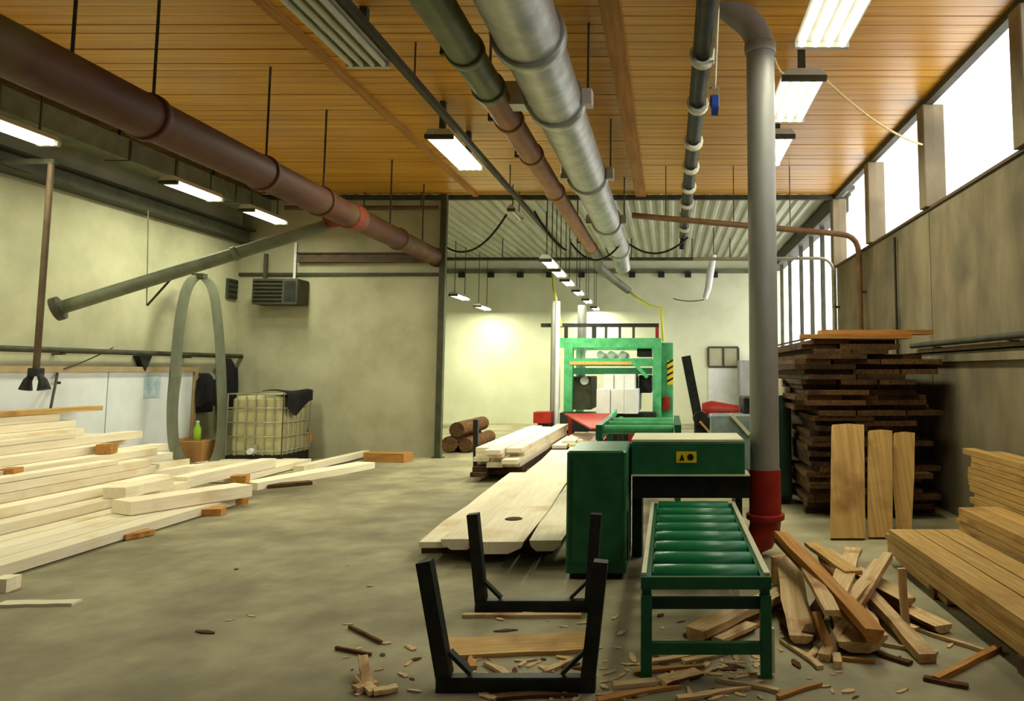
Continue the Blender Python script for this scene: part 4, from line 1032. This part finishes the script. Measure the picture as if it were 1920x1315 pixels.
a = AY(1385, 690, 22.8); b_ = AY(1404, 676, 22.8)
t = thing('locker', ((a.x + b_.x) / 2, 23.1, 0), 'grey locker by the far wall left of the extraction pipe', 'locker')
MB().box((a.x, 22.8, 0.05), (b_.x + 0.3, 23.3, b_.z), 0.01).build('body', 'postgalv', t)
MB().box((a.x + 0.03, 22.785, 0.1), (b_.x + 0.27, 22.7995, b_.z - 0.05)).build('door', 'postgalv', t)
MB().box((a.x + 0.02, 22.82, 0.0), (b_.x + 0.28, 23.28, 0.05)).build('plinth', 'slot', t)
z = AY(1200, 508, YB - 0.1).z
t = thing('ledge_beam', (-2, YB - 0.08, z - 0.1), 'dark horizontal ledge beam across the far wall with hooks', 'beam')
MB().box((XL, YB - 0.12, z - 0.07), (XW, YB - 0.001, z + 0.05)).build('beam', 'olive', t)
for px_ in (865, 920, 975, 1030, 1090, 1138, 1185, 1240, 1290, 1340):
    q = AY(px_, 516, YB - 0.2); MB().box((q.x - 0.10, YB - 0.2, z - 0.22), (q.x + 0.10, YB - 0.121, z - 0.04)).build('bracket', 'black', t)
z = AY(1200, 486, 19.5).z
t = thing('tie_rod', (-2, 19.5, z), 'thin dark tie rod spanning the far hall under the corrugated ceiling', 'rod')
MB().cyl((XL, 19.5, z), (XW, 19.5, z), 0.045, 8).build('rod', 'steeldark', t)
for x in (-6.3, -4.4, -2.6, -1.0, 0.6, 1.6): MB().cyl((x, 19.5, z), (x, 19.5, ZC + 0.03), 0.014, 6).build('hanger', 'steeldark', t)
pth = [AY(1036, 505, fy + 0.4), AY(1038, 540, fy + 0.2), AY(1045, 575, fy - 0.02), AY(1052, 612, fy - 0.06)]
MB().tube(pth, 0.03, 8).build('yellow_hose', 'yellowcable', None, 'yellow hose hanging down to the posts of the frame saw', 'hose')
pth = [AY(1178, 545, 18.6), AY(1195, 560, 18.4), AY(1215, 572, 18.1), AY(1240, 578, 17.9), AY(1243, 640, fy + 0.9)]
MB().tube(pth, 0.035, 8).build('yellow_hose', 'yellowcable', None, 'yellow hose arching over the right end of the frame saw', 'hose')
# pale hanging chain at far right
pth = [AY(1338, 478, 18), AY(1332, 510, 18), AY(1328, 540, 18), AY(1322, 560, 18)]
t = thing('hose_reel', pth[-1], 'pale ribbed hose hanging from the far ceiling left of the extraction pipe', 'hose')
MB().tube(pth, [0.07, 0.09, 0.08, 0.06], 12).build('hose', 'white', t)
MB().cyl(pth[0], (pth[0].x, 18, ZC + 0.03), 0.01, 6).build('cord', 'cable', t)
MB().tube(sag(AY(1320, 562, 18), AY(1262, 560, 18), 0.05), 0.012, 6).build('cable', 'cable', t)

# slack cables under the ceilings
for i, (a, b_, dr, lab) in enumerate((((822, 452), (950, 402), 0.45, 'slack black cable between the steel column and the lamp rail'),
                         ((1002, 396), (1062, 470), 0.10, 'slack black cable between lamp rail and suction pipe'),
                         ((1070, 455), (1165, 455), 0.35, 'slack black cable between suction pipe and galvanised duct'),
                         ((1180, 458), (1290, 445), 0.25, 'slack black cable between galvanised duct and cable tray'))):
    MB().tube(sag(AY(*a, YP + 0.1), AY(*b_, YP + 0.1), dr), 0.022, 6).build('slack_cable', 'cable', None, lab, 'cable')
MB().tube(sag((qr.x + 0.22, qr.y - 0.55, lz2 + 0.02), (XW - 0.068, 9.22, AX(1760, 245, XW - 0.07).z), 0.10), 0.014, 6).build('twine', 'rope', None, 'pale twine stretched from the lit right lamp to the window post', 'twine')
MB().tube(sag((vx + 0.13, vy, ztop - 0.08), (qr.x - 0.19, qr.y - 0.6, lz2 + 0.05), 0.05), 0.012, 6).build('twine', 'rope', None, 'short pale twine between the extraction pipe and the right lamps', 'twine')

# ------------------------------------------------------------------ right wall fittings
zp = AX(1800, 640, XW - 0.06).z
t = thing('wall_conduit', (XW - 0.06, 6, zp), 'dark horizontal conduit along the right concrete wall', 'pipe')
MB().cyl((XW - 0.06, 1.5, zp), (XW - 0.06, 9.9, zp), 0.035, 10).build('pipe', 'steeldark', t)
for y in (3, 5, 7, 9): MB().box((XW - 0.09, y, zp - 0.05), (XW + 0.012, y + 0.05, zp - 0.036)).build('clip', 'steeldark', t)
MB().box((XW - 0.05, 1.5, zp - 0.22), (XW - 0.0005, 9.9, zp - 0.14)).build('trim_3', 'concrete', kind='structure')
q = AX(1678, 480, XW - 0.03)
MB().cyl((XW - 0.03, q.y, SILL - 0.1), (XW - 0.03, q.y, 0.3), 0.018, 8).build('down_cable', 'cable', None, 'thin dark cable running down the concrete wall beside the board stack', 'cable')

# ------------------------------------------------------------------ tall stack of weathered boards
sx0, sx1, sfy = 1.58, 3.08, 8.55
ztop_s = AY(1640, 640, sfy).z
lay_h = 0.058; nlay = int(ztop_s / lay_h) - 1
for b_y in (8.9, 10.2, 11.4):
    plank('bearer', ((sx0 + sx1) / 2, b_y, 0.05), 1.5, 0.12, 0.098, 'brownwood', 'bearer under the tall stack of weathered boards', 'timber', 'bearers under the tall stack', yaw=R(90))
for lay in range(nlay):
    x = sx0 + rnd.uniform(-0.05, 0.12) - (0.12 if lay > nlay * 0.55 else 0) + (0.10 if lay > nlay - 4 else 0)
    k = 0
    while True:
        wd = rnd.choice((0.42, 0.55, 0.7))
        if x + wd > sx1 + 0.04: break
        L_ = rnd.choice((3.0, 3.2, 3.4)); y0 = sfy + rnd.uniform(-0.10, 0.16)
        top = lay >= nlay - 2
        plank('plank', (x + wd / 2, y0 + L_ / 2, 0.1 + lay * lay_h + 0.027), L_, wd - 0.012, rnd.choice((0.0545, 0.057)), 'brownwood',
              ('weathered board in the tall stack, %s layer from the top, %s' % (ORD[nlay - 1 - lay], ('left', 'second from left', 'third from left', 'fourth from left')[k])) if nlay - 1 - lay < 8 else 'weathered brown board in the lower part of the tall stack against the right wall', 'plank', 'weathered boards in the tall stack', var=(lay + k) % 3)
        x += wd + rnd.uniform(0.0, 0.02); k += 1
zt_s = 0.1 + nlay * lay_h
plank('plank', (2.15, sfy + 0.10, zt_s + 0.026), 1.25, 0.22, 0.05, 'topwood', 'orange board laid crosswise on the front edge of the tall stack', 'plank', yaw=R(90))
plank('plank', (2.40, sfy + 0.16, zt_s + 0.078), 1.30, 0.24, 0.05, 'topwood', 'orange board topmost on the tall stack', 'plank', yaw=R(91))

# leaning planks in front of the stack
for (xa, xb, yt, yb, lean, lab, wb_) in ((1557, 1620, 800, 1012, 0.55, 'wide yellow plank leaning upright against the tall stack', 1.0),
                                    (1626, 1672, 811, 1010, 0.50, 'middle yellow plank leaning upright against the tall stack', 0.95),
                                    (1674, 1714, 815, 1005, 0.48, 'rightmost yellow plank leaning against the tall stack, tapering down', 0.6)):
    p = AZ((xa + xb) / 2, yb); q = AY((xa + xb) / 2, yt, p.y + lean)
    wdt = (xb - xa) / FPX * p.y
    d = (q - p).normalized(); xh = Vector((1, 0, 0)); nrm = xh.cross(d)
    th = 0.05
    P0, P1 = p + Vector((0, 0, 0.0)), q
    lo_ = wb_ * wdt / 2; hi_ = wdt / 2
    f_ = [P0 - xh * lo_, P0 + xh * lo_, P0.lerp(P1, 0.55) + xh * hi_ * (0.9 if wb_ < 0.8 else 1.0), P1 + xh * hi_, P1 + d * 0.012, P1 - xh * hi_, P0.lerp(P1, 0.5) - xh * hi_]
    o = MB().prism(f_, nrm * th).build('plank', 'pine_up', None, lab, 'plank', 'yellow planks leaning on the tall stack')
    lowest = min((o.matrix_world @ v.co).z for v in o.data.vertices)
    if wb_ == 1.0:
        kq = p.lerp(q, 0.62) + xh * 0.02
        kk = MB().tube([kq - nrm * 0.001, kq - nrm * 0.006], 0.03, 8, smooth=False).build('knot', 'knot', o)

# ------------------------------------------------------------------ low plank stacks in the right foreground
def low_stack(xa, wds, z0, nl, th, far, near, yaw, m, label, group, jag=0.12):
    L_ = far - near
    for lay in range(nl):
        x = xa
        for j, wd in enumerate(wds):
            dy = rnd.uniform(-jag, jag)
            plank('plank', (x + wd / 2 + math.tan(yaw) * 0 , (far + near) / 2 + dy, z0 + th * (lay + 0.5)), L_, wd - 0.012, th - 0.005, m, label % (('top' if nl - 1 - lay == 0 else ORD[nl - 1 - lay]) if nl - 1 - lay < 12 else 'bottom', ('left', 'right') [j] if len(wds) == 2 else ('left', 'middle', 'right')[j]), 'plank', group, yaw=yaw, var=(lay * 3 + j) % 4)
            x += wd
fA = AZ(1700, 990, 0.30).y
for y in (2.6, 4.2, 5.6):
    plank('bearer', (2.22, y, 0.05), 0.62, 0.1, 0.096, 'brownwood', 'bearer under the front low plank stack', 'timber', 'bearers under the front low stack', yaw=R(90))
low_stack(1.92, (0.21, 0.19, 0.20), 0.1, 4, 0.05, fA, 1.6, R(1.2), 'pine', 'yellow plank in the front low stack at the right edge, %s layer, %s', 'planks of the front low stack', 0.1)
fB = AZ(1790, 950, 0.45).y
for y in (2.6, 4.4, 6.2):
    plank('bearer', (2.74, y, 0.09), 0.40, 0.1, 0.18, 'brownwood', 'bearer under the middle low plank stack', 'timber', 'bearers under the middle low stack', yaw=R(90))
low_stack(2.54, (0.20, 0.20), 0.18, 5, 0.054, fB, 2.0, 0, 'pine', 'yellow plank in the second low stack behind the front one, %s layer, %s', 'planks of the middle low stack', 0.06)
low_stack(2.96, (0.14, 0.13), 0.0, 15, 0.058, 7.5, 2.2, 0, 'pine', 'yellow plank in the highest stack along the concrete wall, %s layer, %s', 'planks of the stack at the right wall', 0.16)

# ------------------------------------------------------------------ scrap pile between conveyor and right stacks
def V(px_, py_, z=0.0): return AZ(px_, py_, z)
scrap = [
    (V(1478, 1050, .26), V(1502, 1200, .05), 0.17, 0.05, 'scrap', 'broad pale off-cut slab at the left of the scrap pile', (0, -.3, 1), True),
    (V(1560, 1050, .10), V(1612, 1215, .05), 0.24, 0.06, 'scrap', 'pale off-cut slab with a reddish end at the front of the scrap pile', (0, 0, 1), True),
    (V(1545, 1120, .12), V(1520, 1195, .06), 0.10, 0.06, 'bark', 'reddish bark strip beside the broad pale off-cut', (0, 0, 1), True),
    (V(1540, 1035, .16), V(1700, 1130, .10), 0.14, 0.05, 'scrap', 'pale off-cut across the back of the scrap pile', (0, 0, 1), True),
    (V(1462, 1008, .42), V(1640, 1195, .14), 0.13, 0.09, 'topwood', 'long reddish-brown slab on top of the scrap pile', (0.2, 0, 1), True),
    (V(1665, 1042, .28), V(1545, 1235, .02), 0.07, 0.05, 'scrap', 'thin pale batten crossing the scrap pile to a point', (0, 0, 1), False),
    (V(1655, 1055, .22), V(1575, 1150, .16), 0.10, 0.05, 'scrap', 'short brownish off-cut at the right back of the scrap pile', (0, 0, 1), True),
    (V(1612, 1095, .12), V(1742, 1235, .03), 0.10, 0.05, 'scrap', 'pale batten reaching to the right of the scrap pile', (0, 0, 1), False),
    (V(1612, 1150, .16), V(1648, 1200, .10), 0.12, 0.05, 'scrap', 'short pale off-cut leaning at the front right of the scrap pile', (0, 0, 1), True),
    (V(1300, 1195, .06), V(1488, 1110, .09), 0.14, 0.10, 'scrap', 'split branch lying under the roller conveyor', (0, 0, 1), True),
    (V(1345, 1205, .03), V(1410, 1175, .03), 0.09, 0.05, 'scrap', 'short split piece under the roller conveyor', (0, 0, 1), True),
    (V(1690, 1045, .10), V(1788, 1130, .03), 0.11, 0.04, 'pine', 'yellow board end beside the front low stack', (0, 0, 1), False),
    (V(1640, 1115, .05), V(1770, 1180, .03), 0.14, 0.05, 'scrap', 'curved pale off-cut behind the upright lath', (0, 0, 1), True),
    (V(1755, 1275, .015), V(1872, 1215, .015), 0.04, 0.03, 'topwood', 'thin brown stick on the floor at the lower right', (0, 0, 1), False),
    (V(1732, 1272, .01), V(1815, 1288, .01), 0.045, 0.02, 'bark', 'dark bark strip on the floor at the lower right', (0, 0, 1), False),
    (V(1568, 1230, .02), V(1572, 1248, .02), 0.05, 0.04, 'scrap', 'tiny pale stub in front of the scrap pile', (0, 0, 1), False),
    (V(1456, 1065, .12), V(1470, 1068, .12), 0.16, 0.20, 'pine', 'yellow wood block at the foot of the red pipe', (0, 0, 1), False),
    (V(1240, 1280, .02), V(1310, 1262, .02), 0.10, 0.03, 'scrap', 'pale bark-edged strip in front of the conveyor legs', (0, 0, 1), True),
    (V(1150, 1285, .012), V(1290, 1272, .012), 0.06, 0.02, 'scrap', 'long thin strip on the floor left of the conveyor front leg', (0, 0, 1), False),
]
for i, (p, q, wd, th, m, lab, up, sl) in enumerate(scrap):
    plank2('offcut', p, q, wd, th, m, lab, 'off-cut', 'scrap wood on the floor', up=up, var=i, slab=sl, edge=0.014)
p = V(1700, 1187); q = AY(1690, 1066, p.y + 0.02)
plank2('lath', p, q, 0.045, 0.03, 'scrap', 'upright pale lath standing beside the front low stack', 'lath', up=(0, -1, 0))
p = V(1380, 1150); q = AY(1380, 1096, p.y)
plank2('lath', p, q, 0.05, 0.05, 'pale', 'short pale prop standing under the roller conveyor', 'lath', up=(0, -1, 0))

# pile of torn bark by the near bunk
for i, (a, b_, wd) in enumerate((((680, 1232), (690, 1285), 0.05), ((665, 1292), (705, 1280), 0.06), ((700, 1298), (745, 1290), 0.06), ((672, 1268), (700, 1300), 0.05))):
    plank2('bark_strip', V(*a, .02 + (.06 if i == 0 else 0)), V(*b_, .015), wd, 0.022, 'scrap', 'torn bark strip in the small bundle left of the nearest log bunk', 'bark', 'torn bark bundle on the floor', var=i, slab=False, edge=0.02)
for i, (a, b_) in enumerate((((655, 1175), (715, 1205)), ((630, 1215), (695, 1228)))):
    plank2('twig', V(*a, .012), V(*b_, .012), 0.018, 0.018, 'bark', ('dark twig on the open floor left of the log bunks', 'lower dark twig above the torn bark bundle')[i], 'twig')

# chips on the floor
chip_meshes = []
for i in range(5):
    r = random.Random(i + 50); n = 6
    top = [(math.cos(2 * math.pi * k / n) * r.uniform(.5, 1) * 0.5, math.sin(2 * math.pi * k / n) * r.uniform(.6, 1), 0.12 + r.uniform(-.06, .1)) for k in range(n)]
    bot = [(x * 0.95, y * 0.95, 0.0) for x, y, z in top]
    me = bpy.data.meshes.new('wood_chip'); me.from_pydata(top + bot, [], [tuple(range(n)), tuple(range(2 * n - 1, n - 1, -1))] + [(k, n + k, n + (k + 1) % n, (k + 1) % n) for k in range(n)]); me.update()
    bm = bmesh.new(); bm.from_mesh(me); bmesh.ops.recalc_face_normals(bm, faces=bm.faces); bm.to_mesh(me); bm.free()
    me.materials.append(M['scrap'] if i < 4 else M['bark']); chip_meshes.append(me)
zones = [((880, 1235), (1110, 1312), 62), ((1130, 1235), (1440, 1312), 90), ((1200, 1150), (1430, 1240), 24), ((1120, 1150), (1200, 1240), 6), ((640, 1200), (780, 1310), 14), ((1450, 1180), (1800, 1310), 22), ((300, 1060), (800, 1250), 10), ((860, 1150), (1100, 1185), 8)]
for (a, b_, n) in zones:
    for k in range(n):
        q = V(rnd.uniform(a[0], b_[0]), rnd.uniform(a[1], b_[1]))
        o = bpy.data.objects.new('wood_chip', rnd.choice(chip_meshes)); COL.objects.link(o)
        s = rnd.uniform(0.012, 0.055); o.scale = (s, s * rnd.uniform(.8, 2), s * rnd.uniform(.6, 1.2)); o.location = q + Vector((0, 0, 0.001)); o.rotation_euler = (0, 0, rnd.uniform(0, 6.28))
        tag(o, 'small wood chip scattered on the concrete floor', 'wood chip', 'wood chips on the floor')

# splinters: long pointed slivers in and around the scrap pile
sp_meshes = []
for i in range(4):
    r = random.Random(i + 90); n = 6; vs = []; fs = []
    for k in range(n):
        y = -0.5 + k / (n - 1); ww = 0.5 * (1 - (k / (n - 1)) ** 2) * r.uniform(.75, 1.1) + 0.04; bx = 0.25 * math.sin(k * 0.9 + i)
        vs += [(-ww + bx, y, 0.5), (ww + bx, y, 0.42), (ww * 0.8 + bx, y, -0.5), (-ww * 0.9 + bx, y, -0.5)]
    for k in range(n - 1):
        for j in range(4): fs.append((k * 4 + j, k * 4 + (j + 1) % 4, k * 4 + 4 + (j + 1) % 4, k * 4 + 4 + j))
    fs += [(3, 2, 1, 0), tuple(range(4 * n - 4, 4 * n))]
    me = bpy.data.meshes.new('splinter'); me.from_pydata(vs, [], fs); me.update()
    bm = bmesh.new(); bm.from_mesh(me); bmesh.ops.recalc_face_normals(bm, faces=bm.faces); bm.to_mesh(me); bm.free()
    me.materials.append(M[('scrap', 'scrap', 'topwood', 'bark')[i]]); sp_meshes.append(me)
spl = [((1500, 1225), 0.45, 20, .05), ((1535, 1215), 0.38, -35, .05), ((1590, 1235), 0.3, 70, .04), ((1650, 1225), 0.4, 40, .045), ((1660, 1160), 0.5, 35, .06), ((1700, 1215), 0.35, 60, .04),
       ((1450, 1155), 0.5, -40, .06), ((1475, 1185), 0.3, 10, .04), ((1350, 1225), 0.5, -60, .05), ((1290, 1230), 0.45, -70, .05), ((1255, 1255), 0.4, -80, .04), ((1330, 1180), 0.4, -50, .05),
       ((1400, 1285), 0.35, 65, .04), ((1340, 1300), 0.4, -75, .05), ((1200, 1300), 0.45, -70, .05), ((1010, 1305), 0.4, -85, .05), ((930, 1255), 0.25, 40, .05), ((1050, 1248), 0.22, -50, .05),
       ((885, 1240), 0.2, 15, .04), ((1610, 1180), 0.35, -25, .05), ((1570, 1150), 0.4, 30, .06), ((1780, 1200), 0.45, 35, .04), ((1500, 1295), 0.3, -60, .03)]
for k, ((px_, py_), L_, yw, wd) in enumerate(spl):
    q = V(px_, py_, 0.012)
    o = bpy.data.objects.new('splinter', sp_meshes[k % 4]); COL.objects.link(o)
    o.scale = (wd, L_, 0.02); o.location = q; o.rotation_euler = (0, 0, R(yw))
    tag(o, 'pointed wood splinter lying flat on the floor around the scrap pile and conveyor', 'splinter', 'splinters on the floor')
# more broken pieces heaped on the scrap pile
more = [(V(1500, 1040, .34), V(1560, 1150, .24), 0.09, 0.035, 'scrap', 'pale split piece under the long reddish-brown slab'),
        (V(1600, 1030, .20), V(1568, 1120, .24), 0.13, 0.03, 'scrap', 'flat pale piece at the top middle of the scrap pile'),
        (V(1520, 1020, .22), V(1600, 1075, .24), 0.12, 0.03, 'pine', 'yellow flat piece behind the long slab of the scrap pile'),
        (V(1575, 1140, .20), V(1655, 1205, .05), 0.08, 0.04, 'scrap', 'pale stick at the right front of the scrap pile'),
        (V(1530, 1150, .18), V(1555, 1215, .05), 0.05, 0.03, 'topwood', 'narrow reddish stick between the front off-cuts')]
for i, (p, q, wd, th, m, lab) in enumerate(more):
    plank2('offcut', p, q, wd, th, m, lab, 'off-cut', 'scrap wood on the floor', var=30 + i, slab=False, edge=0.012)
